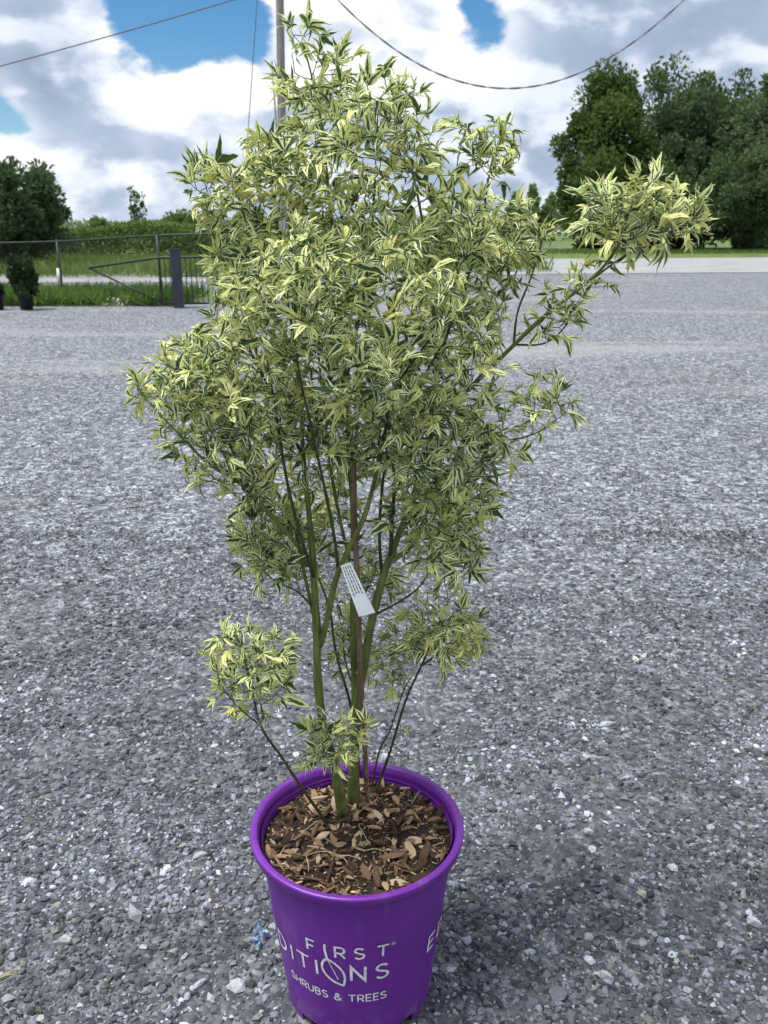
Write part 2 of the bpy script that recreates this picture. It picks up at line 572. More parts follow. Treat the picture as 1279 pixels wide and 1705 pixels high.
def strip_sheet(name, a0, a1, b0, b1, dz, mat, nu=40, nv=12, wob=0.0):
    """sheet between edge a0-a1 (near) and b0-b1 (far), draped on the terrain, uneven near edge"""
    u = np.linspace(0, 1, nu)[None, :, None]
    v = np.linspace(0, 1, nv)[:, None, None]
    a = np.array(a0)[None, None] * (1 - u) + np.array(a1)[None, None] * u
    b = np.array(b0)[None, None] * (1 - u) + np.array(b1)[None, None] * u
    P = a * (1 - v) + b * v
    if wob:
        w = np.array([mnoise.noise((i * .35, 3.3, wob)) for i in range(nu)]) * wob
        P[0, :, 1] += w
    X, Y = P[..., 0], P[..., 1]
    Z = terrain(X, Y) + dz
    idx = np.arange(nv * nu).reshape(nv, nu)
    F = np.stack([idx[:-1, :-1], idx[:-1, 1:], idx[1:, 1:], idx[1:, :-1]], -1).reshape(-1, 4)
    return np_mesh(name, np.stack([X, Y, Z], -1).reshape(-1, 3), F, True, mat)


ground = tag(obj('gravel_lot', grid_sheet('gravel_lot', xs, ys, 0.0, M['gravel'])), 'grey crushed gravel lot around the purple pot', 'ground', kind='structure')
meadow = tag(obj('meadow', strip_sheet('meadow', (-260, 29.5), (300, 52.5), (-700, 700), (700, 700), .012, M['grassbase'], 80, 60)),
             'green meadow beyond the road', 'meadow', kind='structure')
verge = tag(obj('grass_verge', strip_sheet('grass_verge', (-30, 19.3), (-4.6, 19.45), (-30, 24.2), (-3.4, 24.2), .008, M['grassbase'], 60, 8, .25)),
            'weedy grass verge under the chain link fence', 'grass', kind='structure')
road = tag(obj('road', strip_sheet('road', (-60, 23.2), (60, 36.6), (-60, 30.2), (60, 54.0), .016, M['road'], 60, 8, .3)),
           'pale grey road crossing behind the lot', 'road', kind='structure')

# ------------------------------------------------------------------ stones
_t = (1 + 5 ** .5) / 2
ICO_V = np.array([(-1, _t, 0), (1, _t, 0), (-1, -_t, 0), (1, -_t, 0), (0, -1, _t), (0, 1, _t), (0, -1, -_t), (0, 1, -_t), (_t, 0, -1), (_t, 0, 1), (-_t, 0, -1), (-_t, 0, 1)], float)
ICO_V /= np.linalg.norm(ICO_V[0])
ICO_F = np.array([(0, 11, 5), (0, 5, 1), (0, 1, 7), (0, 7, 10), (0, 10, 11), (1, 5, 9), (5, 11, 4), (11, 10, 2), (10, 7, 6), (7, 1, 8), (3, 9, 4), (3, 4, 2), (3, 2, 6), (3, 6, 8), (3, 8, 9), (4, 9, 5), (2, 4, 11), (6, 2, 10), (8, 6, 7), (9, 8, 1)])


def rand_rot(n, g):
    q = g.normal(size=(n, 4))
    q /= np.linalg.norm(q, axis=1)[:, None]
    w, x, y, z = q.T
    return np.stack([np.stack([1 - 2 * (y * y + z * z), 2 * (x * y - z * w), 2 * (x * z + y * w)], -1),
                     np.stack([2 * (x * y + z * w), 1 - 2 * (x * x + z * z), 2 * (y * z - x * w)], -1),
                     np.stack([2 * (x * z - y * w), 2 * (y * z + x * w), 1 - 2 * (x * x + y * y)], -1)], 1)


BOX_V = np.array([(x, y, z) for z in (-1, 1) for x, y in ((-1, -1), (1, -1), (1, 1), (-1, 1))], float) * .72
BOX_F = np.array([(0, 2, 1), (0, 3, 2), (4, 5, 6), (4, 6, 7), (0, 1, 5), (0, 5, 4), (1, 2, 6), (1, 6, 5), (2, 3, 7), (2, 7, 6), (3, 0, 4), (3, 4, 7)])
OCT_V = np.array([(1, 0, 0), (-1, 0, 0), (0, 1, 0), (0, -1, 0), (0, 0, 1), (0, 0, -1)], float) * 1.1
OCT_F = np.array([(0, 2, 4), (2, 1, 4), (1, 3, 4), (3, 0, 4), (2, 0, 5), (1, 2, 5), (3, 1, 5), (0, 3, 5)])


def stone_verts(n, g, base=ICO_V):
    V = np.repeat(base[None], n, 0) * (1 + g.uniform(-.45, .36, (n, len(base), 1)))
    V = np.einsum('nij,nkj->nki', rand_rot(n, g), V)
    V *= g.uniform(.5, 1.4, (n, 1, 3)) * np.array([1.12, 1.12, .78])
    a = g.uniform(0, 2 * np.pi, n)
    c, s = np.cos(a), np.sin(a)
    x = V[..., 0] * c[:, None] - V[..., 1] * s[:, None]
    y = V[..., 0] * s[:, None] + V[..., 1] * c[:, None]
    return np.stack([x, y, V[..., 2]], -1)


def stone_colors(n, g):
    v = np.clip(g.gamma(2.0, .080, n) + .030, .04, .52)
    pale = g.random(n) < .014
    v[pale] = g.uniform(.36, .56, pale.sum())
    tint = np.ones((n, 3)) * np.array([.91, .972, 1.16])
    w = g.random(n)
    tint[w < .05] = (1.06, 1.0, .90)
    tint[(w > .10) & (w < .22)] = (.90, 1.0, 1.12)
    tint[(w > .22) & (w < .28)] = (.94, 1.04, .98)
    return v[:, None] * tint


POT = Vector((-.0535, 1.466, 0))
MUD = [(.62, 2.15, .38), (-.30, 1.25, .2), (.42, 1.85, .22), (-1.0, 2.25, .25), (.75, 1.65, .12)]   # patches where soil shows between stones


def scatter(n, y0, y1, g):
    """points on the ground inside the strip the lot shows, density even"""
    Y = np.sqrt(g.uniform(y0 * y0, y1 * y1, n)) if y0 < 4 else y0 + (y1 - y0) * g.random(n) ** 1.25
    X = g.uniform(-1, 1, n) * (.62 * Y + .35)
    keep = np.hypot(X - POT.x, Y - POT.y) > .158
    nz = np.array([mnoise.fractal((x * 1.7, y * 1.7, .3), 1.0, 2.0, 3) for x, y in zip(X, Y)])
    p = np.clip(.85 + nz * 1.3, .12, 1)
    for mx, my, mr in MUD:
        p *= 1 - .7 * np.exp(-((X - mx) ** 2 + (Y - my) ** 2) / (mr * mr) * 1.5)
    keep &= g.random(n) < p
    return X[keep], Y[keep]


def stones_mesh(name, sets, g):
    vs, fs, cs = [], [], []
    base = 0
    for n, y0, y1, r0, r1, bv, bf in sets:
        X, Y = scatter(n, y0, y1, g)
        k = len(X)
        nv = len(bv)
        V = stone_verts(k, g, bv)
        r = r0 + (r1 - r0) * g.random(k) ** 3.0
        V *= r[:, None, None]
        V += np.stack([X, Y, terrain(X, Y) + r * .30], -1)[:, None, :]
        vs.append(V.reshape(-1, 3))
        fs.append((bf[None] + (base + np.arange(k) * nv)[:, None, None]).reshape(-1, 3))
        cs.append(np.repeat(stone_colors(k, g), nv, 0))
        base += k * nv
    me = np_mesh(name, np.concatenate(vs), np.concatenate(fs), False, M['stone'])
    set_attr(me, 'sc', np.concatenate(cs), 'FLOAT_COLOR')
    return me


g1 = np.random.default_rng(11)
gm = stones_mesh('loose_gravel', [(30000, .95, 2.5, .0030, .0098, ICO_V, ICO_F), (30000, .95, 2.5, .0022, .0055, BOX_V, BOX_F), (60000, 2.4, 4.4, .0028, .0085, BOX_V, BOX_F), (56000, 4.3, 10.5, .0040, .0088, OCT_V, OCT_F)], g1)
tag(obj('loose_gravel', gm, ground), kind='stuff')
# the larger stones that can be picked out one by one: 300 objects sharing 14 meshes
STN = []
for k in range(14):
    V = stone_verts(1, g1)[0]
    me = np_mesh('stone', V, ICO_F, False, M['stone'])
    c = stone_colors(1, g1)[0] * (1.0 if k % 3 else 1.5)
    c = np.clip(c, .10, .68) if k > 3 else np.array([.46, .48, .52]) * (1 - .1 * k)
    set_attr(me, 'sc', np.repeat(c[None], 12, 0), 'FLOAT_COLOR')
    STN.append(me)
X, Y = scatter(560, 1.05, 3.0, g1)
X, Y = X[:288], Y[:288]
big = [(47, 1470, .016, 0), (395, 1642, .020, 0), (110, 1570, .017, 1), (1010, 1630, .018, 1), (1030, 1545, .018, 5), (540, 1660, .0, 0), (225, 1525, .022, 2),
       (1255, 1540, .020, 1), (930, 1660, .021, 6), (1010, 1210, .02, 2), (985, 1415, .012, 0), (1120, 1445, .014, 0), (980, 1388, .015, 1)]
for px, py, r, k in big:
    if r == 0:
        continue
    p = on_ground(px, py)
    s = obj('stone', STN[k], ground)
    s.location = (p.x, p.y, r * .35)
    s.rotation_euler = (0, 0, random.uniform(0, 6.28))
    s.scale = (r * .8,) * 3
for x, y in zip(X, Y):
    r = random.uniform(.0080, .0120)
    s = obj('stone', STN[random.randrange(2, 14)], ground)
    s.location = (x, y, r * .35)
    s.rotation_euler = (random.uniform(-.3, .3), random.uniform(-.3, .3), random.uniform(0, 6.28))
    s.scale = (r, r * random.uniform(.8, 1.15), r)

# ------------------------------------------------------------------ generic foliage builder


def leaf_cards(P, D, Nrm, L, Wd, fold=.25):
    """pointed leaf of two folded quads: P base points, D direction, Nrm normal; returns verts, faces(4)"""
    D = D / np.linalg.norm(D, axis=1)[:, None]
    S = np.cross(D, Nrm)
    S /= np.linalg.norm(S, axis=1)[:, None] + 1e-9
    Nn = np.cross(S, D)
    L = L[:, None]
    Wd = Wd[:, None]
    tip = P + D * L - Nn * L * .15
    lft = P + D * L * .45 - S * Wd + Nn * Wd * fold
    rgt = P + D * L * .45 + S * Wd + Nn * Wd * fold
    V = np.stack([P, rgt, tip, lft], 1)
    n = len(P)
    F = np.arange(n)[:, None] * 4 + np.array([[0, 1, 2, 3]])
    return V.reshape(-1, 3), F


def clump_crown(name, centre, radii, nclump, nleaf, lsize, mat, parent, g, shape='round', hollow=.35, clump_r=.22, up=.25):
    """crown of leaf cards gathered in clumps on an uneven body"""
    cx = []
    seed = g.uniform(0, 50)
    while len(cx) < nclump:
        d = g.normal(size=3)
        d /= np.linalg.norm(d)
        rr = g.uniform(hollow, 1.0) ** .6
        q = 1 + .42 * mnoise.noise((d[0] * 1.8 + seed, d[1] * 1.8, d[2] * 1.8))
        p = d * rr * q
        if shape == 'cone':
            h = (p[2] + 1) / 2
            p[:2] *= np.clip(1.28 - 1.0 * h, .15, 1.2)
        if shape == 'vase':
            h = (p[2] + 1) / 2
            p[:2] *= .62 + .55 * np.clip(h, 0, 1)
        cx.append(p)
    cx = np.array(cx)
    cs = g.uniform(.6, 1.35, nclump) * clump_r
    which = g.integers(0, nclump, nleaf)
    off = g.normal(size=(nleaf, 3))
    off /= np.linalg.norm(off, axis=1)[:, None]
    off *= (g.random(nleaf) ** .45)[:, None]
    P = cx[which] + off * cs[which][:, None]
    P = np.array(centre) + P * np.array(radii)
    gmin = terrain(P[:, 0], P[:, 1]) + .05
    P[:, 2] = np.maximum(P[:, 2], gmin + g.random(nleaf) * .3)
    D = off + g.normal(size=(nleaf, 3)) * .6 + np.array([0, 0, up])
    Nn = g.normal(size=(nleaf, 3)) + np.array([0, 0, .8])
    L = lsize * g.uniform(.6, 1.3, nleaf)
    V, F = leaf_cards(P, D, Nn, L, L * g.uniform(.22, .36, nleaf))
    me = np_mesh(name, V, F, False, mat)
    lr = np.clip(g.random(nleaf) * .55 + g.random(nclump)[which] * .45, 0, 1)
    set_attr(me, 'lr', np.repeat(lr, 4))
    return obj(name, me, parent), cx * np.array(radii) + np.array(centre)


def bg_tree(name, label, cat, base, height, width, nleaf, lsize, mat, seed, shape='round', nclump=70, low=.06, depth=None, group=None, trunk_r=None, stems=1, clump_r=.22, hollow=.35):
    g = np.random.default_rng(seed)
    bx, by = base
    bz = float(terrain(bx, by))
    root = empty(name, (bx, by, bz))
    tag(root, label, cat, group)
    depth = depth or width
    rz = height * (1 - low) / 2 / 1.08
    centre = (0, 0, height * low + rz)
    # crown built in local space: terrain() is only used for a floor, so shift it
    cr, cc = clump_crown('crown', (bx, by, bz + centre[2]), (width / 2 / 1.1, depth / 2 / 1.1, rz), nclump, nleaf, lsize, mat, root, g, shape, hollow, clump_r)
    cr.matrix_parent_inverse = Matrix.Translation((-bx, -by, -bz))
    tr = trunk_r or height * .018
    mb = MB()
    for s in range(stems):
        ang = 2 * math.pi * s / max(stems, 1) + seed
        o = Vector((math.cos(ang), math.sin(ang), 0)) * (tr * 1.6 if stems > 1 else 0)
        lean = Vector((math.cos(ang), math.sin(ang), 0)) * (width * .16 if stems > 1 else width * .03)
        pts = [o + lean * t ** 1.5 + Vector((0, 0, height * .8 * t - .1)) for t in np.linspace(0, 1, 7)]
        mb.tube(pts, [tr * (1.25 - .95 * t) for t in np.linspace(0, 1, 7)], 8)
    mb.build('trunk', M['trunk'], root, True)
    mb = MB()
    for k in range(0, len(cc), max(1, len(cc) // 26)):
        e = Vector(cc[k]) - Vector((bx, by, bz))
        s = Vector((0, 0, max(height * .12, e.z * .55)))
        m_ = (s + e) / 2 + Vector((0, 0, height * .03))
        mb.tube(spline([s, m_, e], 6), [tr * .42 * (1 - .8 * t) for t in np.linspace(0, 1, 6)], 5, False)
    mb.build('limbs', M['trunk'], root, True)
    return root


def pix_tree(px0, px1, pytop, pybase, Y, **kw):
    """tree whose outline spans the given pixels when standing at depth Y"""
    c = (px0 + px1) / 2
    b = at(c, pybase, Y)
    g_ = float(terrain(b.x, Y))
    top = at(c, pytop, Y).z
    w = at(px1, (pytop + pybase) / 2, Y).x - at(px0, (pytop + pybase) / 2, Y).x
    return bg_tree(base=(b.x, Y), height=top - g_, width=w, **kw)


TG = 'tall trees behind the road on the right'
pix_tree(872, 1115, 90, 415, 58, name='conical_tree', label='bright green conical tree at the left end of the dark grove', cat='tree', nleaf=26000, lsize=.30, mat=M['midleaf'], seed=3, shape='cone', nclump=110, group=TG, clump_r=.20, low=.01)
pix_tree(1005, 1250, 84, 415, 61, name='broadleaf_tree', label='tall dark multi-stemmed tree in the middle of the grove', cat='tree', nleaf=26000, lsize=.30, mat=M['darkleaf'], seed=5, nclump=100, group=TG, stems=4, trunk_r=.14, low=.02, clump_r=.2)
pix_tree(1150, 1380, 96, 415, 59, name='broadleaf_tree', label='dark tree at the right edge with a loose feathery top', cat='tree', nleaf=24000, lsize=.30, mat=M['darkleaf'], seed=8, nclump=90, group=TG, stems=3, trunk_r=.14, low=.02, clump_r=.2)
pix_tree(1040, 1230, 104, 415, 63, name='broadleaf_tree', label='mid green tree filling the gap behind the right grove', cat='tree', nleaf=18000, lsize=.30, mat=M['midleaf'], seed=25, nclump=90, group=TG, low=.0, clump_r=.24)
pix_tree(1170, 1340, 100, 415, 63, name='broadleaf_tree', label='dark green tree just behind the feathery-topped tree at the right edge', cat='tree', nleaf=15000, lsize=.30, mat=M['darkleaf'], seed=26, nclump=90, group=TG, low=.0, clump_r=.24)
pix_tree(1140, 1320, 235, 416, 55.5, name='broad_bush', label='low dark rounded bush in front of the right grove', cat='bush', nleaf=17000, lsize=.26, mat=M['darkleaf'], seed=9, nclump=80, low=.0, group='bushes along the right grove')
pix_tree(955, 1150, 270, 416, 56, name='broad_bush', label='dark bush filling the foot of the conical tree', cat='bush', nleaf=15000, lsize=.26, mat=M['darkleaf'], seed=10, nclump=80, low=.0, group='bushes along the right grove')
pix_tree(-95, 138, 258, 445, 37, name='round_tree', label='large round dark tree left of the lot behind the fence', cat='tree', nleaf=30000, lsize=.20, mat=M['darkleaf'], seed=12, nclump=120, low=.02, clump_r=.19)
pix_tree(-120, 22, 225, 430, 41, name='broadleaf_tree', label='darker tree cut by the left edge of the picture', cat='tree', nleaf=12000, lsize=.22, mat=M['darkleaf'], seed=13, nclump=70)
pix_tree(138, 196, 356, 412, 62, name='round_bush', label='small bright green bush beside the large left tree', cat='bush', nleaf=6000, lsize=.20, mat=M['paleleaf'], seed=14, nclump=50, low=.0)
pix_tree(216, 248, 304, 405, 66, name='slender_sapling', label='thin sparse sapling rising alone above the left hedge', cat='tree', nleaf=420, lsize=.30, mat=M['midleaf'], seed=15, nclump=34, low=.15, trunk_r=.05, clump_r=.16, hollow=.1)
pix_tree(255, 420, 352, 412, 60, name='pale_willow_bush', label='pale grey-green wide bush left of the potted maple', cat='bush', nleaf=14000, lsize=.22, mat=M['paleleaf'], seed=16, nclump=80, low=.0)
pix_tree(400, 560, 345, 412, 57, name='green_thicket', label='green thicket behind the utility pole', cat='bush', nleaf=9000, lsize=.25, mat=M['midleaf'], seed=17, nclump=60, low=.0)
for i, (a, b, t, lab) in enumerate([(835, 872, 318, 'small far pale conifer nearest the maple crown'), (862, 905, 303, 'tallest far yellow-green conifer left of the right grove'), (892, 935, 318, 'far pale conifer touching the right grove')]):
    pix_tree(a, b, t, 405, 120, name='far_conifer', label=lab, cat='tree', nleaf=3500, lsize=.42, mat=M['hazeleaf'], seed=20 + i, shape='cone', nclump=45, low=.0, group='far conifers in the gap')


def treeline(name, label, x0, x1, Y, h0, h1, nleaf, lsize, mat, seed, thick=4.0):
    g = np.random.default_rng(seed)
    X = g.uniform(x0, x1, nleaf)
    prof = np.array([h0 + (h1 - h0) * (.5 + .5 * mnoise.fractal((x * .16 * 40 / Y, seed, 0), 1, 2, 4) * 1.3) for x in X])
    Z = prof * g.random(nleaf) ** .6
    Yv = Y + g.uniform(-.5, .5, nleaf) * thick * (1.1 - Z / (h1 * 1.3))
    P = np.stack([X, Yv, Z + terrain(X, Yv)], -1)
    V, F = leaf_cards(P, g.normal(size=(nleaf, 3)) + np.array([0, 0, .4]), g.normal(size=(nleaf, 3)) + np.array([0, -.3, .8]), lsize * g.uniform(.6, 1.3, nleaf), lsize * g.uniform(.2, .36, nleaf))
    me = np_mesh(name, V, F, False, mat)
    blob_ = np.array([.5 + .7 * mnoise.noise((x * .8, z * 1.2, seed)) for x, z in zip(X, Z)])
    set_attr(me, 'lr', np.repeat(np.clip(.5 * g.random(nleaf) + .5 * blob_, 0, 1), 4))
    return tag(obj(name, me), label, 'thicket', kind='stuff')


treeline('scrub_hedge', 'scrubby green hedge beyond the meadow', -34, 6, 48, 1.2, 2.3, 34000, .22, M['paleleaf'], 31)
treeline('far_woodland', 'far line of woodland along the horizon', -95, 60, 130, 1.2, 4.6, 16000, .62, M['hazeleaf'], 33, 8)


def blades(name, label, pts, h, w, mat, seed, lean=.35, kind='stuff', cat='grass'):
    g = np.random.default_rng(seed)
    n = len(pts)
    D = np.stack([g.normal(size=n) * lean, g.normal(size=n) * lean, np.ones(n)], -1)
    Nn = np.stack([g.normal(size=n), g.normal(size=n), np.full(n, .2)], -1)
    L = h * g.uniform(.4, 1.25, n)
    V, F = leaf_cards(pts, D, Nn, L, w * g.uniform(.6, 1.4, n), .1)
    me = np_mesh(name, V, F, False, mat)
    nz = np.array([.5 + .8 * mnoise.noise((p[0] * .9, p[1] * .9, seed)) for p in pts])
    set_attr(me, 'lr', np.repeat(np.clip(.5 * g.random(n) + .5 * nz, 0, 1), 4))
    return tag(obj(name, me), label, cat, kind=kind)


def patch(n, x0, x1, y0, y1, g, dens=None):
    X = g.uniform(x0, x1, n)
    Y = g.uniform(y0, y1, n)
    if dens:
        nz = np.array([mnoise.noise((x * dens, y * dens, 1.1)) for x, y in zip(X, Y)])
        k = g.random(n) < np.clip(.6 + nz, .1, 1)
        X, Y = X[k], Y[k]
    return np.stack([X, Y, terrain(X, Y) + .005], -1)


g2 = np.random.default_rng(41)
blades('meadow_grass', 'tall green meadow grass beyond the road', patch(30000, -32, 6, 31.5, 47, g2), .60, .022, M['grass'], 42)
pv = patch(30000, -14.5, -4.5, 19.4, 22.6, g2, .9)
blades('verge_weeds', 'low leafy weeds growing along the fence line', pv, .36, .026, M['weed'], 43, .6, cat='weeds')
gr = patch(16000, 4, 42, 51, 56.5, g2)
gr = gr[gr[:, 1] > 51.0 + (gr[:, 0] - 4) * .02]
blades('mown_strip', 'narrow green grass strip below the right grove', gr, .22, .03, M['grass'], 44)
# white flowering clump at the gate foot
pf = []
for _ in range(420):
    a = g2.normal() * .55
    pf.append((-5.55 + a, 19.55 + abs(g2.normal()) * .18, g2.uniform(.01, .20) * math.exp(-a * a)))
pf = np.array(pf)
V, F = leaf_cards(pf, g2.normal(size=(420, 3)), g2.normal(size=(420, 3)) + np.array([0, -.6, .6]), g2.uniform(.02, .06, 420), g2.uniform(.012, .03, 420))
tag(obj('flowering_clump', np_mesh('flowering_clump', V, F, False, M['pinkrock'])), 'patch of small white flowers at the foot of the gate', 'flowers', kind='stuff')

# ------------------------------------------------------------------ chain link fence, gate, pole, cables
fence = empty('chain_link_fence', (-4.94, 19.9, 0))
tag(fence, 'dark green chain link fence running along the left verge', 'fence')


def fpart(name, mb, mat, root, smooth=False):
    o = mb.build(name, mat, root, smooth)
    o.matrix_parent_inverse = Matrix.Translation(-root.location)
    return o


F_PTS = [Vector((-14.2, 23.9, 1.26)), Vector((-11.0, 22.8, 1.27)), Vector((-7.75, 21.6, at(95, 402, 21.6).z)), Vector((-4.98, 20.05, at(244, 392, 20.05).z)), Vector((-2.55, 19.9, 1.53))]
for p in F_PTS:
    fpart('post', MB().tube([(p.x, p.y, -.1), (p.x, p.y, p.z + .03)], .032, 10).tube([(p.x, p.y, p.z + .03), (p.x, p.y, p.z + .055)], [.036, .012], 10), M['greenmetal'], fence, True)
fpart('top_rail', MB().tube(spline(F_PTS, 24), .021, 8), M['greenmetal'], fence, True)
wm = MB()
for a, b in zip(F_PTS[:-1], F_PTS[1:]):
    ln = math.hypot(b.x - a.x, b.y - a.y)
    n = int(ln / .075)
    for i in range(-22, n + 1):
        for sgn in (1, -1):
            u0, u1 = i * .075 / ln, (i * .075 + 1.42) / ln
            z0, z1 = (.04, 1.0) if sgn > 0 else (1.0, .04)
            # clip to the span
            c0, c1 = max(u0, 0.0), min(u1, 1.0)
            if c1 - c0 < .004:
                continue
            za = z0 + (z1 - z0) * (c0 - u0) / (u1 - u0)
            zb = z0 + (z1 - z0) * (c1 - u0) / (u1 - u0)
            pa, pb = a.lerp(b, c0), a.lerp(b, c1)
            wm.tube([(pa.x, pa.y, za * pa.z), (pb.x, pb.y, zb * pb.z)], .0016, 3, False)
fpart('wire_mesh', wm, M['wire'], fence)
m_ = F_PTS[2]
fpart('white_marker', MB().tube([(m_.x - .03, m_.y - .05, .33), (m_.x - .03, m_.y - .05, .72)], .034, 10), M['white'], fence, True)

gate = empty('sliding_gate', (-4.4, 19.2, 0))
tag(gate, 'black metal picket gate with a long triangular tail brace', 'gate')
gx0, gx1, gy, gt = -4.78, -1.45, 19.25, 1.02
tail = at(148, 446, 20.2)
fpart('top_rail', MB().tube([tuple(tail), (gx0, gy, gt), (gx1, gy, gt + .06)], .024, 8), M['black'], gate, True)
fpart('bottom_rail', MB().tube([(gx0, gy, .08), (gx1, gy, .08)], .024, 8), M['black'], gate, True)
fpart('middle_rail', MB().tube([(gx0, gy + .002, .64), (gx1, gy + .002, .66)], .012, 6), M['black'], gate, True)
fpart('brace', MB().tube([tuple(tail), (gx0, gy, .085)], .022, 8), M['black'], gate, True)
for i in range(31):
    x = gx0 + i * (gx1 - gx0) / 30
    fpart('picket', MB().box((x, gy, .545 + .002 * i / 2), (.017 if i else .04, .017, .93 + .002 * i)), M['black'], gate)
gp = empty('gate_post', (-4.36, 18.98, 0))
tag(gp, 'thick dark slate gate post in front of the picket gate', 'post')
obj('shaft', MB().box((0, 0, .58), (.20, .20, 1.20), .12).mesh('shaft', False, M['postblue']), gp)
obj('cap', MB().box((0, 0, 1.195), (.215, .215, .03), .12).mesh('cap', False, M['postblue']), gp)

PX, PY = -2.30, 20.6
pole = empty('utility_pole', (PX, PY, 0))
tag(pole, 'weathered wooden utility pole rising behind the maple crown', 'pole')
_pt = at(466, 0, PY)
top = Vector(((_pt.x - PX) * 11.0 / _pt.z, 0.0, 11.0))
obj('shaft', MB().tube([Vector((0, 0, -.3)).lerp(top, t) if t else Vector((0, 0, -.3)) for t in np.linspace(0, 1, 14)], [.104 - .034 * t for t in np.linspace(0, 1, 14)], 16).mesh('shaft', True, M['pole']), pole)
obj('conduit', MB().tube([(.105, -.05, 0), (.105 - .42 * .45, -.055, 5.0)], .018, 8).mesh('conduit', True, M['cable']), pole)
obj('orange_marker', MB().box((.0, -.125, .72), (.05, .012, .13)).mesh('orange_marker', False, M['orange']), pole)
obj('meter_box', MB().box((.12, -.14, .93), (.16, .06, .22)).mesh('meter_box', False, M['cable']), pole)


def pole_at(z):
    return Vector((PX + top.x * z / top.z, PY, z))


def hang(a, b, mid_drop, n=40):
    return [a.lerp(b, t) + Vector((0, 0, -4 * mid_drop * t * (1 - t))) for t in np.linspace(0, 1, n)]


c1 = MB().tube(hang(pole_at(6.42), at(-420, 212, 24.0), .12), .012, 6)
tag(c1.build('overhead_cable', M['cable'], None, True), 'single cable crossing the sky at upper left', 'cable', 'overhead cables')
e = at(1254, -128, 20.6)
base_pts = hang(pole_at(7.45), e, 3.02, 60)
cc = MB()
for ph in (0, math.pi):
    cc.tube([p + Vector((0, math.cos(i * 1.3 + ph) * .012, math.sin(i * 1.3 + ph) * .012)) for i, p in enumerate(base_pts)], .0100, 5)
tag(cc.build('service_cable', M['cable'], None, True), 'sagging twisted service cable hanging at upper right', 'cable', 'overhead cables')
gb = on_ground(400, 500)
tag(MB().tube([pole_at(10.7), Vector((gb.x, PY, 0.0))], .009, 5).build('guy_wire', M['cable'], None, True), 'thin pale guy wire left of the utility pole', 'wire')

# potted shrubs by the fence


def potted_shrub(px, pybase, w, h, ph, label, seed, n):
    p = on_ground(px, pybase)
    root = empty('potted_shrub', (p.x, p.y, 0))
    tag(root, label, 'potted shrub', 'potted shrubs at the edge of the lot')
    obj('pot', MB().lathe([(.001, .01), (.125, .01), (.155, ph - .03), (.172, ph - .03), (.172, ph), (.150, ph), (.145, ph - .05), (.001, ph - .05)], 28).mesh('pot', True, M['nursery']), root)
    g = np.random.default_rng(seed)
    cr, _ = clump_crown('foliage', (p.x, p.y, ph + h / 2 - .06), (w / 2 / 1.15, w / 2 / 1.15, h / 2 / 1.02), 70, n, .085, M['yew'], root, g, 'round', .3, .30, .9)
    cr.matrix_parent_inverse = Matrix.Translation((-p.x, -p.y, 0))
    mb = MB()
    for k in range(5):
        a = k * 1.26
        mb.tube([(.03 * math.cos(a), .03 * math.sin(a), ph - .06), (.11 * math.cos(a), .11 * math.sin(a), ph + h * .6)], [.012, .006], 6)
    obj('stem', mb.mesh('stem', True, M['trunk']), root)


potted_shrub(45, 516, .60, .84, .32, 'dark upright evergreen in a black pot by the fence', 51, 7000)
potted_shrub(-4, 516, .34, .34, .28, 'small shrub in a black pot cut by the left edge', 52, 1600)

# ------------------------------------------------------------------ purple nursery pot
RIM = .395


def pot_r(z):
    return .150 + (.192 - .150) * z / .36


pot = empty('nursery_pot', POT)
tag(pot, 'purple plastic nursery pot with white lettering standing on gravel', 'plant pot')
N_ = 128
mb = MB()
NOTCH = [R_(a) for a in (-128, -52, 20, 92, 164)]   # arched drain openings round the foot
zs = [0.0, .012, .022, .030, .05, .10, .16, .22, .28, .33, .352, .3775]
NB = 192
rows = []
for z in zs:
    rows.append([(pot_r(z) * math.cos(2 * math.pi * k / NB), pot_r(z) * math.sin(2 * math.pi * k / NB), z) for k in range(NB)])
for r_ in rows:
    mb.v += r_
for i in range(len(zs) - 1):
    for k in range(NB):
        a = 2 * math.pi * (k + .5) / NB
        if i < 2 and any(abs((a - n + math.pi) % (2 * math.pi) - math.pi) < .17 for n in NOTCH):
            continue
        k2 = (k + 1) % NB
        mb.f.append((i * NB + k, i * NB + k2, (i + 1) * NB + k2, (i + 1) * NB + k))
# inner wall and floor
mb.lathe([(pot_r(.38) - .0035, .384), (pot_r(.2) - .0035, .2), (pot_r(.03) - .0035, .03), (.001, .026)][::-1], NB)
body = mb.build('body', M['pot'], pot, True)
prof = [(.1945, .3755), (.2080, .3750), (.2100, .3762), (.2125, .3900), (.2122, .3930), (.2105, .3950), (.2030, .3955), (.2000, .3945), (.1975, .3920), (.1940, .3800), (.1920, .3760)]
rim = MB().lathe(prof, N_, close=True).build('rim', M['pot'], pot, True)
for z in (.345, .354, .363, .372):
    rr = pot_r(z) - .0032
    MB().lathe([(rr + .001, z - .004), (rr - .0022, z - .001), (rr - .0022, z + .001), (rr + .001, z + .004)], 96).build('inner_ridge', M['pot'], rim, True)

# lettering: strokes laid on the cone.  s = distance round the wall from the side that faces -Y, z = height


def arc(cx, cy, rx, ry, a0, a1, n=10):
    return [(cx + rx * math.cos(R_(a0 + (a1 - a0) * i / n)), cy + ry * math.sin(R_(a0 + (a1 - a0) * i / n))) for i in range(n + 1)]


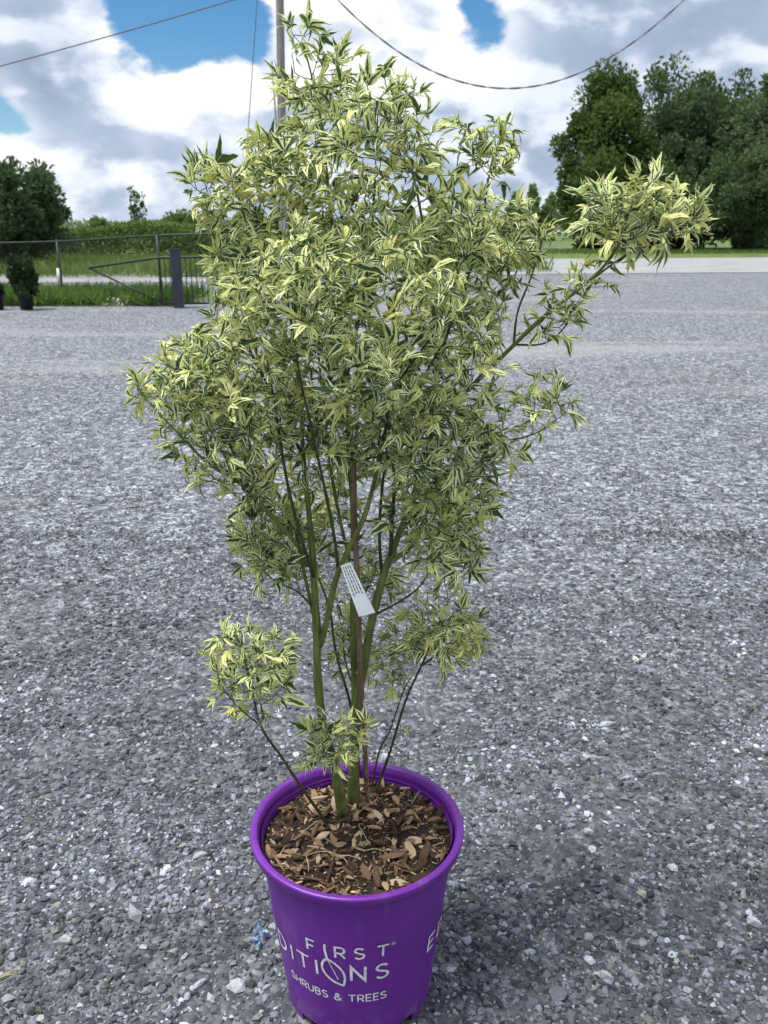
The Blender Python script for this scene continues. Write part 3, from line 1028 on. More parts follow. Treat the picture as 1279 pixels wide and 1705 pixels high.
S_ = arc(.33, .735, .29, .235, 20, 180, 9)[:] + [(.06, .68)] + arc(.34, .30, .30, .26, 0, 0, 1)[:0]
S_ = arc(.34, .745, .29, .245, 28, 200, 9) + [(.20, .56), (.48, .46)] + arc(.34, .265, .31, .255, 35, -152, 10)
GLY = {
    'F': (.62, [[(.04, 0), (.04, 1), (.62, 1)], [(.04, .50), (.54, .50)]]),
    'I': (.08, [[(.04, 0), (.04, 1)]]),
    'R': (.72, [[(.04, 0), (.04, 1), (.40, 1)] + arc(.40, .72, .27, .28, 90, -90, 8)[1:] + [(.04, .44)], [(.36, .44), (.70, 0)]]),
    'S': (.68, [S_]),
    'T': (.80, [[(0, 1), (.80, 1)], [(.40, 1), (.40, 0)]]),
    'E': (.62, [[(.62, 1), (.04, 1), (.04, 0), (.63, 0)], [(.04, .51), (.55, .51)]]),
    'D': (.84, [[(.04, 0), (.04, 1), (.32, 1)] + arc(.32, .5, .50, .50, 90, -90, 12)[1:] + [(.04, 0)]]),
    'N': (.80, [[(.04, 0), (.04, 1), (.76, 0), (.76, 1)]]),
    'H': (.76, [[(.04, 0), (.04, 1)], [(.72, 0), (.72, 1)], [(.04, .5), (.72, .5)]]),
    'U': (.76, [[(.04, 1), (.04, .34)] + arc(.38, .34, .34, .34, 180, 360, 10)[1:] + [(.72, 1)]]),
    'B': (.70, [[(.04, 0), (.04, 1), (.38, 1)] + arc(.38, .76, .24, .24, 90, -90, 8)[1:] + [(.04, .52)], [(.38, .52)] + arc(.38, .26, .28, .26, 90, -90, 8)[1:] + [(.04, 0)]]),
    '&': (.84, [[(.80, 0), (.26, .62)] + arc(.36, .80, .19, .18, 205, -20, 8) + [(.30, .50)] + arc(.32, .26, .28, .27, 140, 300, 8) + [(.60, .14), (.78, .42)]]),
}


def stroke_mesh(mb, line, wd, s0, z0, h, lift=.0011):
    pts = [Vector((s0 + x * h, z0 + y * h)) for x, y in line]
    den = []
    for a, b in zip(pts[:-1], pts[1:]):
        n = max(1, int((b - a).length / .006))
        den += [a.lerp(b, i / n) for i in range(n)]
    den.append(pts[-1])
    pts = den
    base = len(mb.v)
    for i, p in enumerate(pts):
        d0 = (p - pts[i - 1]).normalized() if i else None
        d1 = (pts[i + 1] - p).normalized() if i < len(pts) - 1 else None
        if d0 is None:
            d0 = d1
        if d1 is None:
            d1 = d0
        t = d0 + d1
        t = t.normalized() if t.length > 1e-4 else d0
        nrm = Vector((-t.y, t.x))
        k = 1 / max(.35, abs(nrm.dot(Vector((-d0.y, d0.x)))))
        ext = Vector((0, 0))
        if i == 0:
            ext = -d1 * wd * .0
        for sg in (1, -1):
            q = p + nrm * (sg * wd / 2 * k) + ext
            rr = pot_r(q.y) + lift
            th = q.x / pot_r(.2)
            mb.v.append((rr * math.sin(th), -rr * math.cos(th), q.y))
    for i in range(len(pts) - 1):
        b = base + 2 * i
        mb.f.append((b, b + 1, b + 3, b + 2))


def word(text, s0, s1, z0, h, wd, name, off=0.0, skip=()):
    tot = sum(GLY[c][0] if c != ' ' else .35 for c in text)
    gap = ((s1 - s0) / h - tot) / (len(text) - 1)
    x = s0
    k = 0
    for i, c in enumerate(text):
        if c != ' ' and i not in skip:
            mb = MB()
            for ln in GLY[c][1]:
                stroke_mesh(mb, ln, wd, x + off, z0, h, .0011 + .00006 * (k % 3))
                k += 1
            mb.build(name, M['print'], body)
        x += ((GLY[c][0] if c != ' ' else .35) + gap) * h


def logo(off):
    mb = MB()
    # FIRST, its I running down into the leaf that stands for the O
    h = .027
    k = 0
    for c, s in (('F', -.0935), ('R', -.0375), ('S', -.0015), ('T', .0400)):
        mb = MB()
        for ln in GLY[c][1]:
            stroke_mesh(mb, ln, .0042, s + off, .2302, h, .0011 + .00006 * (k % 4))
            k += 1
        mb.build('letter', M['print'], body)
    h = .0365
    for c, s in (('E', -.230), ('D', -.1895), ('I', -.1405), ('T', -.1225), ('I', -.0782), ('N', -.0095), ('S', .0385)):
        mb = MB()
        for ln in GLY[c][1]:
            stroke_mesh(mb, ln, .0052, s + off, .1722, h, .0011 + .00006 * (k % 4))
            k += 1
        mb.build('letter', M['print'], body)
    word('SHRUBS & TREES', -.1545, .0620, .1145, .0178, .0030, 'letter', off)
    mb = MB()
    left = [tuple(q) for q in spline([(-.0555, .2590), (-.0560, .2440), (-.0535, .2270), (-.0530, .2235)], 12)]
    ol = [tuple(q) for q in spline([(-.0530, .2235), (-.0620, .2110), (-.0645, .1960), (-.0580, .1790), (-.0430, .1650), (-.0235, .1570)], 20)]
    orr = [tuple(q) for q in spline([(-.0530, .2225), (-.0370, .2120), (-.0240, .1950), (-.0205, .1760), (-.0235, .1570)], 18)]
    vein = [tuple(q) for q in spline([(-.0525, .2210), (-.0440, .2000), (-.0335, .1720)], 10)]
    for i, (ln, w_) in enumerate(((left, .0046), (ol, .0050), (orr, .0044), (vein, .0018))):
        stroke_mesh(mb, [(a, b) for a, b in ln], w_, off, 0, 1.0, .0012 + .00006 * i)
    mb.build('leaf_emblem', M['print'], body)
    mb = MB()
    stroke_mesh(mb, arc(.0705, .2555, .0034, .0034, 0, 360, 14), .0008, off, 0, 1.0)
    for ln in GLY['R'][1]:
        stroke_mesh(mb, ln, .0007, .0694 + off, .2538, .0034)
    mb.build('registered_mark', M['print'], body)


PER = 2 * math.pi * pot_r(.2)
for k in range(3):
    logo(k * .3925 if k < 2 else -.3925)

# ------------------------------------------------------------------ bark mulch
MZ = .364
mulch = empty('bark_mulch', (POT.x, POT.y, MZ))
tag(mulch, 'brown bark chip mulch filling the purple pot', 'mulch')


def mulch_h(x, y):
    r = math.hypot(x, y)
    return .012 * mnoise.noise((x * 16, y * 16, 2.0)) + .016 * math.exp(-(r / .07) ** 2) - .006 * (r / .19) ** 2 + .010 * math.exp(-((x - .09) ** 2 + (y - .09) ** 2) / .003)


mb = MB()
nr, na = 16, 56
mb.v.append((0, 0, mulch_h(0, 0)))
for i in range(1, nr + 1):
    for k in range(na):
        a = 2 * math.pi * k / na
        r = .1895 * i / nr
        mb.v.append((r * math.cos(a), r * math.sin(a), mulch_h(r * math.cos(a), r * math.sin(a))))
for k in range(na):
    mb.f.append((0, 1 + k, 1 + (k + 1) % na))
for i in range(nr - 1):
    for k in range(na):
        b = 1 + i * na
        k2 = (k + 1) % na
        mb.f.append((b + k, b + na + k, b + na + k2, b + k2))
obj('soil', mb.mesh('soil', True, M['soil']), mulch)


def chip_mesh(g, thin):
    L, Wd, T = 1.0, g.uniform(.22, .5) * (.35 if thin else 1), g.uniform(.10, .22) * (.5 if thin else 1)
    v, n = [], 4
    for i in range(n):
        t = i / (n - 1) - .5
        s = 1 - (abs(t) * 2) ** 3 * g.uniform(.3, .8)
        bend = .05 * math.sin(t * 4 + g.uniform(0, 3))
        for sx, sz in ((-1, -1), (1, -1), (1, 1), (-1, 1)):
            v.append((t * L + g.uniform(-.05, .05), sx * Wd / 2 * s * g.uniform(.75, 1.15), sz * T / 2 * s * g.uniform(.6, 1.3) + bend * T * 2))
    f = []
    for i in range(n - 1):
        for k in range(4):
            f.append((i * 4 + k, i * 4 + (k + 1) % 4, i * 4 + 4 + (k + 1) % 4, i * 4 + 4 + k))
    f += [(3, 2, 1, 0), (12, 13, 14, 15)]
    return v, f


g3 = np.random.default_rng(61)
CH = []
for k in range(16):
    v, f = chip_mesh(g3, k > 12)
    me = bpy.data.meshes.new('wood_chip')
    me.from_pydata(v, [], f)
    me.materials.append(M['chip'])
    set_attr(me, 'lr', np.zeros(len(v)))
    CH.append(me)
# crumbs too small to pick apart
vv, ff, lr = [], [], []
for k in range(2200):
    r = .187 * math.sqrt(g3.random())
    a = g3.uniform(0, 6.283)
    x, y = r * math.cos(a), r * math.sin(a)
    v, f = chip_mesh(g3, g3.random() < .4)
    s = g3.uniform(.004, .013)
    m4 = Matrix.Translation((x, y, mulch_h(x, y) + .002)) @ Matrix.Rotation(g3.uniform(0, 6.28), 4, 'Z') @ Matrix.Rotation(g3.normal() * .35, 4, 'Y') @ Matrix.Rotation(g3.normal() * .5, 4, 'X') @ Matrix.Scale(s, 4)
    b = len(vv)
    vv += [tuple(m4 @ Vector(p)) for p in v]
    ff += [tuple(b + i for i in q) for q in f]
    lr += [min(.8, g3.random() ** 1.6)] * len(v)
me = bpy.data.meshes.new('chip_crumbs')
me.from_pydata(vv, [], ff)
me.materials.append(M['chip'])
set_attr(me, 'lr', np.array(lr))
tag(obj('chip_crumbs', me, mulch), kind='stuff')
for k in range(310):
    r = .182 * math.sqrt(g3.random())
    a = g3.uniform(0, 6.283)
    x, y = r * math.cos(a), r * math.sin(a)
    if r < .03:
        continue
    ty = g3.integers(0, 16)
    o = obj('wood_chip', CH[ty], mulch)
    s = g3.uniform(.012, .034) * (1.5 if ty > 12 else 1) * (1.35 if g3.random() < .12 else 1)
    o.location = (x, y, mulch_h(x, y) + .004 + g3.uniform(0, .006))
    o.rotation_euler = (g3.normal() * .5, g3.normal() * .3, g3.uniform(0, 6.28))
    o.scale = (s, s, s)
for k in range(16):
    a = g3.uniform(0, 6.283)
    r = g3.uniform(.05, .16)
    x, y = r * math.cos(a), r * math.sin(a)
    d = g3.uniform(0, 6.28)
    L = g3.uniform(.03, .08)
    pts = [(x + math.cos(d + .3 * math.sin(3 * t)) * L * t, y + math.sin(d + .4 * t) * L * t, mulch_h(x, y) + .010 + .012 * math.sin(t * 3.1)) for t in np.linspace(0, 1, 7)]
    pts = [p for p in pts if math.hypot(p[0], p[1]) < .182]
    if len(pts) > 3:
        obj('root_fibre', MB().tube(pts, .0007, 5).mesh('root_fibre', True, M['straw']), mulch)

# ------------------------------------------------------------------ the variegated maple
maple = empty('variegated_maple', (POT.x, POT.y, MZ))
tag(maple, 'young variegated maple with cream-edged green leaves growing in the purple pot', 'shrub')
MINV = Matrix.Translation((-POT.x, -POT.y, -MZ))


def mpart(name, me, kind=None):
    o = obj(name, me, maple)
    o.matrix_parent_inverse = MINV
    if kind:
        o['kind'] = kind
    return o


Y0 = POT.y + .045
# stems traced as pixel + depth offset + radius (mm)
STEMS = [
    ('stem', [(572, 1352, -.045, 15), (560, 1295, -.045, 13.5), (538, 1205, -.05, 11.5), (529, 1130, -.05, 10.5), (528, 1060, -.05, 10), (524, 985, -.045, 8.5), (517, 880, -.03, 7), (505, 760, 0, 5.5), (498, 640, .03, 4.5), (478, 500, .04, 3.5), (440, 380, .02, 2.5), (400, 310, .02, 1.8)]),
    ('stem', [(588, 1335, -.01, 17), (590, 1260, -.005, 14), (595, 1175, 0, 12), (608, 1095, 0, 11), (622, 1020, 0, 10.5), (641, 952, 0, 9.5), (662, 895, .01, 8), (690, 820, .02, 7), (712, 730, .03, 5.5), (725, 600, .05, 4.5), (715, 450, .06, 3.5), (690, 300, .05, 2.5), (655, 190, .05, 1.6)]),
    ('stem', [(592, 1215, .015, 9), (590, 1120, .03, 9), (588, 1020, .035, 8.5), (590, 900, .04, 8), (584, 780, .05, 7), (575, 640, .06, 6), (563, 480, .06, 5), (548, 330, .05, 3.8), (536, 210, .04, 2.8), (515, 110, .03, 1.8), (502, 75, .03, 1.2)]),
    ('branch', [(533, 1075, -.05, 8), (545, 1030, -.06, 7.5), (560, 962, -.07, 7), (585, 905, -.07, 6.2), (606, 862, -.07, 5.8), (625, 795, -.07, 5), (648, 690, -.08, 4.2), (672, 590, -.09, 3.2), (690, 500, -.09, 2.2)]),
    ('branch', [(563, 945, -.07, 4.2), (556, 890, -.08, 3.8), (540, 810, -.1, 3.3), (520, 720, -.12, 2.8), (500, 630, -.14, 2.2), (490, 560, -.15, 1.6)]),
    ('branch', [(519, 935, -.04, 6), (480, 890, -.06, 5.4), (430, 835, -.09, 5), (400, 805, -.1, 4.2), (345, 770, -.11, 3.2), (300, 725, -.12, 2.5), (250, 672, -.12, 1.8), (235, 650, -.12, 1.2)]),
    ('branch', [(404, 808, -.1, 3.2), (385, 745, -.07, 2.8), (360, 700, -.05, 2.4), (320, 645, -.03, 2), (285, 610, -.02, 1.4)]),
    ('branch', [(505, 760, 0, 4), (455, 660, -.02, 3.4), (415, 580, -.03, 2.8), (385, 510, -.03, 2.3), (372, 420, -.02, 1.8), (350, 320, -.01, 1.2)]),
    ('branch', [(645, 940, -.0, 6), (690, 905, .01, 5), (703, 870, .015, 4.2), (745, 790, .0, 3.6), (790, 690, -.03, 3), (820, 640, -.04, 2.4), (850, 700, -.05, 1.0)][:6]),
    ('branch', [(712, 735, .03, 5.5), (770, 660, .04, 5.2), (842, 588, .03, 5), (905, 528, .02, 4.6), (965, 480, .01, 4.2), (1010, 438, .0, 3.5), (1040, 385, -.01, 2.4), (1065, 330, -.01, 1.5)]),
    ('branch', [(965, 480, .01, 3), (1020, 440, .01, 2.6), (1070, 405, 0, 2.2), (1120, 375, -.02, 1.7), (1160, 365, -.03, 1.1)]),
    ('branch', [(858, 574, .03, 2.6), (905, 572, .03, 2.2), (940, 545, .02, 1.8), (955, 505, .02, 1.2)]),
    ('branch', [(855, 578, .03, 2.8), (862, 520, .04, 2.4), (885, 460, .05, 2), (905, 400, .05, 1.5), (920, 370, .05, 1.1)]),
    ('branch', [(722, 620, .05, 4), (765, 500, .08, 3.2), (800, 400, .09, 2.6), (810, 320, .09, 2), (825, 235, .08, 1.2)]),
    ('branch', [(768, 480, .08, 2), (752, 370, .09, 1.8), (762, 270, .09, 1.4), (775, 215, .09, .9)]),
    ('branch', [(628, 1022, 0, 3), (668, 1000, -.01, 2.8), (700, 975, -.02, 2.4), (730, 925, -.02, 2), (760, 890, -.03, 1.5), (790, 860, -.03, 1)]),
    ('branch', [(790, 690, -.03, 2.2), (840, 730, -.05, 2), (890, 722, -.06, 1.7), (925, 700, -.06, 1.2), (940, 688, -.06, .9)]),
    ('branch', [(575, 640, .06, 4), (600, 520, .1, 3.3), (618, 400, .11, 2.6), (625, 280, .1, 1.9), (630, 170, .09, 1.2)]),
    ('branch', [(660, 640, -.085, 2.6), (720, 560, -.13, 2.2), (770, 520, -.16, 1.6)]),
    ('branch', [(546, 1366, -.085, 4.2), (505, 1315, -.10, 3.9), (470, 1262, -.11, 3.5), (436, 1212, -.12, 3), (420, 1150, -.12, 2.2), (405, 1080, -.11, 1.5)]),
    ('branch', [(434, 1208, -.12, 2.2), (400, 1180, -.13, 1.8), (365, 1140, -.13, 1.2)]),
    ('branch', [(624, 1318, .03, 3.8), (650, 1250, .03, 3.5), (676, 1165, .02, 3.2), (702, 1108, .01, 2.7), (722, 1060, .0, 2), (745, 1010, -.01, 1.4)]),
    ('branch', [(700, 1110, .01, 2.2), (735, 1085, .0, 1.8), (770, 1060, -.01, 1.2)]),
    ('branch', [(618, 1310, .05, 3), (632, 1250, .06, 2.7), (650, 1215, .06, 2.2), (672, 1150, .06, 1.8), (690, 1120, .07, 1.1)]),
    ('branch', [(562, 1300, -.06, 2.2), (552, 1260, -.08, 1.8), (548, 1225, -.09, 1.2)]),
    ('branch', [(590, 1150, .03, 2.4), (575, 1100, .07, 2), (570, 1050, .09, 1.5), (560, 1010, .1, 1)]),
    ('branch', [(520, 1010, -.045, 2.6), (495, 985, -.03, 2.3), (455, 965, -.01, 1.8), (420, 930, .0, 1.2)]),
    ('branch', [(522, 960, -.05, 4.5), (500, 890, -.07, 4), (478, 800, -.09, 3.4), (462, 700, -.1, 2.6), (445, 600, -.11, 1.8)]),
    ('branch', [(526, 1040, -.04, 5), (508, 960, -.02, 4.5), (488, 860, .0, 4), (470, 760, .02, 3.4), (440, 650, .05, 2.6), (420, 560, .06, 1.8)]),
    ('branch', [(590, 960, .035, 5), (565, 860, .06, 4.4), (548, 760, .08, 3.8), (535, 640, .09, 3), (525, 520, .1, 2)]),
    ('branch', [(650, 925, .0, 4.8), (655, 840, -.03, 4.2), (665, 740, -.05, 3.4), (700, 640, -.06, 2.6), (745, 560, -.07, 1.8)]),
    ('branch', [(636, 965, .01, 4.2), (632, 880, .04, 3.8), (640, 780, .07, 3.2), (655, 660, .09, 2.6), (665, 540, .1, 1.8)]),
    ('branch', [(600, 1290, .02, 4.5), (585, 1180, .05, 4), (560, 1090, .08, 3.5), (545, 1000, .1, 3), (500, 900, .12, 2.2)]),
    ('branch', [(672, 880, .01, 4), (715, 830, .04, 3.4), (760, 760, .06, 2.8), (800, 680, .07, 2), (825, 620, .07, 1.4)]),
]
nodes_p, nodes_t, nodes_r = [], [], []
for nm, pts in STEMS:
    P3 = [tuple(at(px, py, Y0 + dy)) + (r / 1000.,) for px, py, dy, r in pts]
    if pts[0][1] > 1285:      # rooted in the mulch
        b_ = on_ground(pts[0][0], pts[0][1], MZ + .006)
        P3[0] = (b_.x, b_.y, MZ - .004, P3[0][3])
    S3 = spline(P3, len(P3) * 5)
    path = [Vector(p[:3]) for p in S3]
    rad = [max(.0006, p[3] * (.78 + .06 * math.sin(i * .9))) for i, p in enumerate(S3)]
    mb = MB().tube(path, rad, 10 if rad[0] > .004 else 6)
    mpart(nm, mb.mesh(nm, True, M['stem'] if rad[0] > .0038 else M['twig']))
    for i, p in enumerate(path):
        if rad[i] < .0068 and p.z > .5:
            nodes_p.append(np.array(p))
            t = (path[min(i + 1, len(path) - 1)] - path[max(0, i - 1)]).normalized()
            nodes_t.append(np.array(t))

# areas that hold shoot tips: polygon in the photograph, number of tips, depth half-thickness (m), depth offset
AREAS = [
    ([(482, 40), (515, 35), (535, 90), (585, 100), (592, 160), (560, 190), (500, 190), (470, 150)], 18, .05, .04),
    ([(492, 180), (560, 150), (640, 135), (690, 150), (720, 205), (740, 300), (700, 400), (520, 400), (460, 380), (455, 300), (455, 250)], 90, .15, .04),
    ([(755, 205), (780, 200), (830, 205), (850, 225), (845, 280), (815, 300), (780, 270)], 17, .05, .08),
    ([(318, 300), (345, 262), (400, 285), (430, 270), (450, 380), (440, 480), (370, 480), (350, 400), (340, 350)], 46, .09, .0),
    ([(740, 310), (800, 330), (870, 350), (920, 370), (915, 405), (865, 450), (840, 530), (800, 560), (720, 520), (700, 420)], 62, .13, .05),
    ([(965, 325), (1060, 305), (1110, 310), (1165, 340), (1180, 390), (1110, 400), (1060, 415), (1020, 420), (985, 380)], 51, .07, -.01),
    ([(880, 560), (930, 520), (965, 500), (950, 540), (915, 565)], 10, .03, .02),
    ([(370, 480), (450, 400), (700, 400), (780, 520), (830, 580), (830, 680), (780, 700), (620, 660), (480, 660), (390, 600), (340, 560)], 229, .22, -.01),
    ([(225, 650), (280, 590), (350, 565), (420, 600), (480, 660), (480, 740), (430, 800), (350, 740), (290, 690)], 103, .11, -.06),
    ([(480, 660), (620, 660), (780, 700), (840, 690), (855, 760), (800, 800), (720, 820), (640, 790), (560, 780), (490, 760)], 130, .18, .02),
    ([(870, 640), (930, 640), (950, 685), (890, 715), (850, 700)], 10, .04, -.05),
    ([(660, 820), (790, 800), (820, 830), (790, 870), (800, 940), (730, 960), (690, 900)], 56, .10, -.01),
    ([(430, 830), (490, 850), (510, 900), (500, 980), (440, 960), (385, 915), (400, 880)], 49, .09, .01),
    ([(690, 1060), (720, 1020), (790, 1030), (800, 1070), (740, 1100), (700, 1090)], 36, .06, .0),
    ([(355, 1130), (370, 1060), (430, 1060), (480, 1090), (480, 1140), (430, 1180), (370, 1170)], 42, .06, -.12),
    ([(520, 1270), (515, 1220), (560, 1205), (600, 1210), (600, 1240), (550, 1280)], 26, .03, -.10),
    ([(640, 1215), (655, 1205), (665, 1220), (650, 1235)], 4, .01, .06),
    ([(550, 1040), (580, 1030), (610, 1080), (640, 1120), (590, 1140), (555, 1090)], 13, .06, .10),
    ([(640, 1060), (690, 1060), (690, 1120), (650, 1130)], 7, .04, .05),
    ([(600, 930), (640, 930), (640, 990), (600, 1000)], 7, .04, .12),
    ([(440, 770), (640, 780), (790, 800), (770, 880), (640, 900), (480, 890)], 27, .10, .12),
    ([(500, 890), (680, 900), (680, 1000), (640, 1010), (500, 1000)], 14, .06, .13),
    ([(890, 500), (1000, 405), (1050, 420), (965, 505), (900, 545)], 9, .04, .01),
    ([(265, 690), (300, 720), (420, 800), (450, 850), (390, 830), (310, 765)], 18, .05, -.10),
    ([(425, 245), (450, 235), (460, 275), (440, 290)], 6, .03, .02),
]


def in_poly(x, y, poly):
    c = False
    n = len(poly)
    for i in range(n):
        x0, y0 = poly[i]
        x1, y1 = poly[(i + 1) % n]
        if (y0 > y) != (y1 > y) and x < (x1 - x0) * (y - y0) / (y1 - y0) + x0:
            c = not c
    return c


g4 = np.random.default_rng(77)
tips = []
for poly, cnt, th, dy in AREAS:
    ax = [p[0] for p in poly]
    ay = [p[1] for p in poly]
    got, tries = [], 0
    sep = .8 * math.sqrt((max(ax) - min(ax)) * (max(ay) - min(ay)) * .7 / cnt)
    while len(got) < cnt and tries < 4000:
        tries += 1
        x, y = g4.uniform(min(ax), max(ax)), g4.uniform(min(ay), max(ay))
        if not in_poly(x, y, poly):
            continue
        if any((x - a) ** 2 + (y - b) ** 2 < (sep * (1 - tries / 4000) * .9) ** 2 for a, b in got):
            continue
        got.append((x, y))
        # body round in depth: thinner near the outline
        d = min(abs(x - min(ax)), abs(max(ax) - x)) / max(1, (max(ax) - min(ax)) / 2)
        t_ = th * (.35 + .65 * math.sqrt(min(1, d * 1.4)))
        z = np.sign(g4.random() - .42) * -1 * t_ * g4.random() ** .6
        tips.append(np.array(at(x, y, Y0 + dy - z * -1)))
tips = np.array(tips)

NP_ = np.array(nodes_p)
NTn = np.array(nodes_t)
d0 = np.min(np.linalg.norm(tips[:, None] - NP_[None], axis=2), axis=1)
order = np.argsort(d0)
UP = np.array([0, 0, 1.0])
twb = MB()
leaf_T = []          # (pos, outward, normal, scale)
UPV = Vector((0, 0, 1))
for ti in order:
    tip = tips[ti]
    dv = tip[None] - NP_
    dist = np.linalg.norm(dv, axis=1) + 1e-6
    climb = dv[:, 2] / dist
    along = np.einsum('ij,ij->i', dv, NTn) / dist
    cost = dist * (1 + .9 * np.clip(.25 - climb, 0, 1) + .5 * np.clip(.3 - along, 0, 1.3)) + .25 * np.clip(.05 - dist, 0, 1)
    j = int(np.argmin(cost))
    a, ta = NP_[j], NTn[j]
    L = np.linalg.norm(tip - a)
    c1_ = a + (ta * .6 + UP * .25) * L * .38
    end_dir = (tip - a) / L * .7 + UP * .55
    c2_ = tip - end_dir * L * .33
    n = max(4, int(L / .018) + 2)
    tt = np.linspace(0, 1, n)[:, None]
    path = (1 - tt) ** 3 * a + 3 * (1 - tt) ** 2 * tt * c1_ + 3 * (1 - tt) * tt ** 2 * c2_ + tt ** 3 * tip
    path[1:-1] += g4.normal(size=(n - 2, 3)) * .0018
    r0 = .0007 + .0045 * min(L, .30)
    twb.tube([Vector(p) for p in path], [r0 + (.0006 - r0) * t for t in np.linspace(0, 1, n)], 5, False)
    tang = np.gradient(path, axis=0)
    tang /= np.linalg.norm(tang, axis=1)[:, None] + 1e-9
    NP_ = np.concatenate([NP_, path[1:]])
    NTn = np.concatenate([NTn, tang[1:]])
    # leaves: opposite pairs along the outer part of the shoot and a tuft at its end
    cum = np.concatenate([[0], np.cumsum(np.linalg.norm(np.diff(path, axis=0), axis=1))])
    s, phi = cum[-1], g4.uniform(0, 6.28)
    k = 0
    while s > max(.015, cum[-1] * .20) and k < 8:
        p = np.array([np.interp(s, cum, path[:, i]) for i in range(3)])
        t = Vector([np.interp(s, cum, tang[:, i]) for i in range(3)]).normalized()
        o = t.orthogonal().normalized()
        o.rotate(Matrix.Rotation(phi, 3, t))
        for sg in (1, -1):
            if g4.random() < .08 + .055 * k:
                continue
            out = (o * sg + t * (.75 if k == 0 else .35) + Vector(g4.normal(size=3) * .22)).normalized()
            leaf_T.append((Vector(p), out, g4.uniform(.65, 1.30) * (.82 if k == 0 else 1.0)))
        phi += math.pi / 2 + g4.normal() * .3
        s -= g4.uniform(.013, .026)
        k += 1
    if g4.random() < .75:
        leaf_T.append((Vector(tip), (Vector(tang[-1]) + Vector(g4.normal(size=3) * .3)).normalized(), g4.uniform(.6, .95)))
mpart('twigs', twb.mesh('twigs', True, M['twig']), 'stuff')


def leaf_variant(g, rv, big=False):
    """palmate leaf, base of the petiole at the origin, blade along +Y, face +Z; size about 1 = 60 mm lobe"""
    nl = 7 if g.random() < .45 else 5
    pet = .016 * g.uniform(.7, 1.3)
    V, F, A = [], [], []
    st = [0.0, .30, .65, 1.0]
    wp = [.28, 1.0, .72, .03]
    span = R_(g.uniform(48, 82))
    droop = g.uniform(.05, .95)
    cup = g.uniform(-.1, .5)
    for i in range(nl):
        q = (i - (nl - 1) / 2) / ((nl - 1) / 2)
        a = q * span + g.normal() * .09
        L = .045 * (1 - .52 * abs(q) ** 1.5) * g.uniform(.84, 1.12)
        wd = L * g.uniform(.085, .150) * (1.3 if big else 1)
        bend = g.normal() * .75 + q * .15
        cz = droop * g.uniform(.3, 1.7)
        tw = g.normal() * 1.0
        lift = g.uniform(.0, .45) + cup * abs(q)
        b = len(V)
        rl = float(np.clip(rv + g.normal() * .24, 0, 1))
        x, y, z = 0.0, pet, 0.0
        ps = 0
        for s, w in zip(st, wp):
            ds = (s - ps) * L
            ps = s
            ang = a + bend * s
            pitch = lift - cz * s * 1.6 + g.normal() * .16
            x += math.sin(ang) * math.cos(pitch) * ds
            y += math.cos(ang) * math.cos(pitch) * ds
            z += math.sin(pitch) * ds
            px_, py_ = math.cos(ang), -math.sin(ang)
            ww = wd * w * g.uniform(.86, 1.14)
            tz = tw * s
            cf = math.cos(tz)
            sf = math.sin(tz)
            V += [(x - px_ * ww * cf, y - py_ * ww * cf, z + ww * (.35 - sf)), (x, y, z), (x + px_ * ww * cf, y + py_ * ww * cf, z + ww * (.35 + sf))]
            A += [(-1, s, rl), (0, s, rl), (1, s, rl)]
        for k in range(len(st) - 1):
            c = b + 3 * k
            F += [(c, c + 1, c + 4, c + 3), (c + 1, c + 2, c + 5, c + 4)]
    # petiole
    b = len(V)
    for yy in (0.0, pet + .001):
        for k in range(3):
            V.append((.0007 * math.cos(k * 2.09), yy, .0007 * math.sin(k * 2.09) + .001 * math.sin(yy / pet * 3)))
            A.append((.0, .0, .25))
    for k in range(3):
        F.append((b + k, b + (k + 1) % 3, b + 3 + (k + 1) % 3, b + 3 + k))
    return np.array(V), np.array(F), np.array(A)


VAR = []
g5 = np.random.default_rng(91)
for k in range(80):
    rv = float(np.clip(.5 + g5.normal() * .20, 0, 1))
    if k in (3, 17):
        rv = .95
    if k in (8, 21, 25):
        rv = .08
    VAR.append(leaf_variant(g5, rv, k % 9 == 0))
VMESH = []
for V, F, A in VAR:
    me = np_mesh('leaf', V, F, True, M['leaf'])
    set_attr(me, 'luv', A, 'FLOAT_VECTOR')
    VMESH.append(me)

cam_p = Vector((0, 0, CAMH))
mats, depth_key = [], []
for p, out, sc in leaf_T:
    out = (out + Vector((0, 0, g5.uniform(-.38, .42)))).normalized()
    nrm = Vector((0, 0, 1)) * .8 + Vector(g5.normal(size=3) * .5) + (p - Vector((POT.x, POT.y, p.z))).normalized() * .25
    x = out.cross(nrm).normalized()
    n2 = x.cross(out).normalized()
    mats.append((Matrix(((x.x, out.x, n2.x, p.x), (x.y, out.y, n2.y, p.y), (x.z, out.z, n2.z, p.z), (0, 0, 0, 1))) @ Matrix.Scale(sc, 4), int(g5.integers(0, 80)), p + out * .045 * sc, sc))
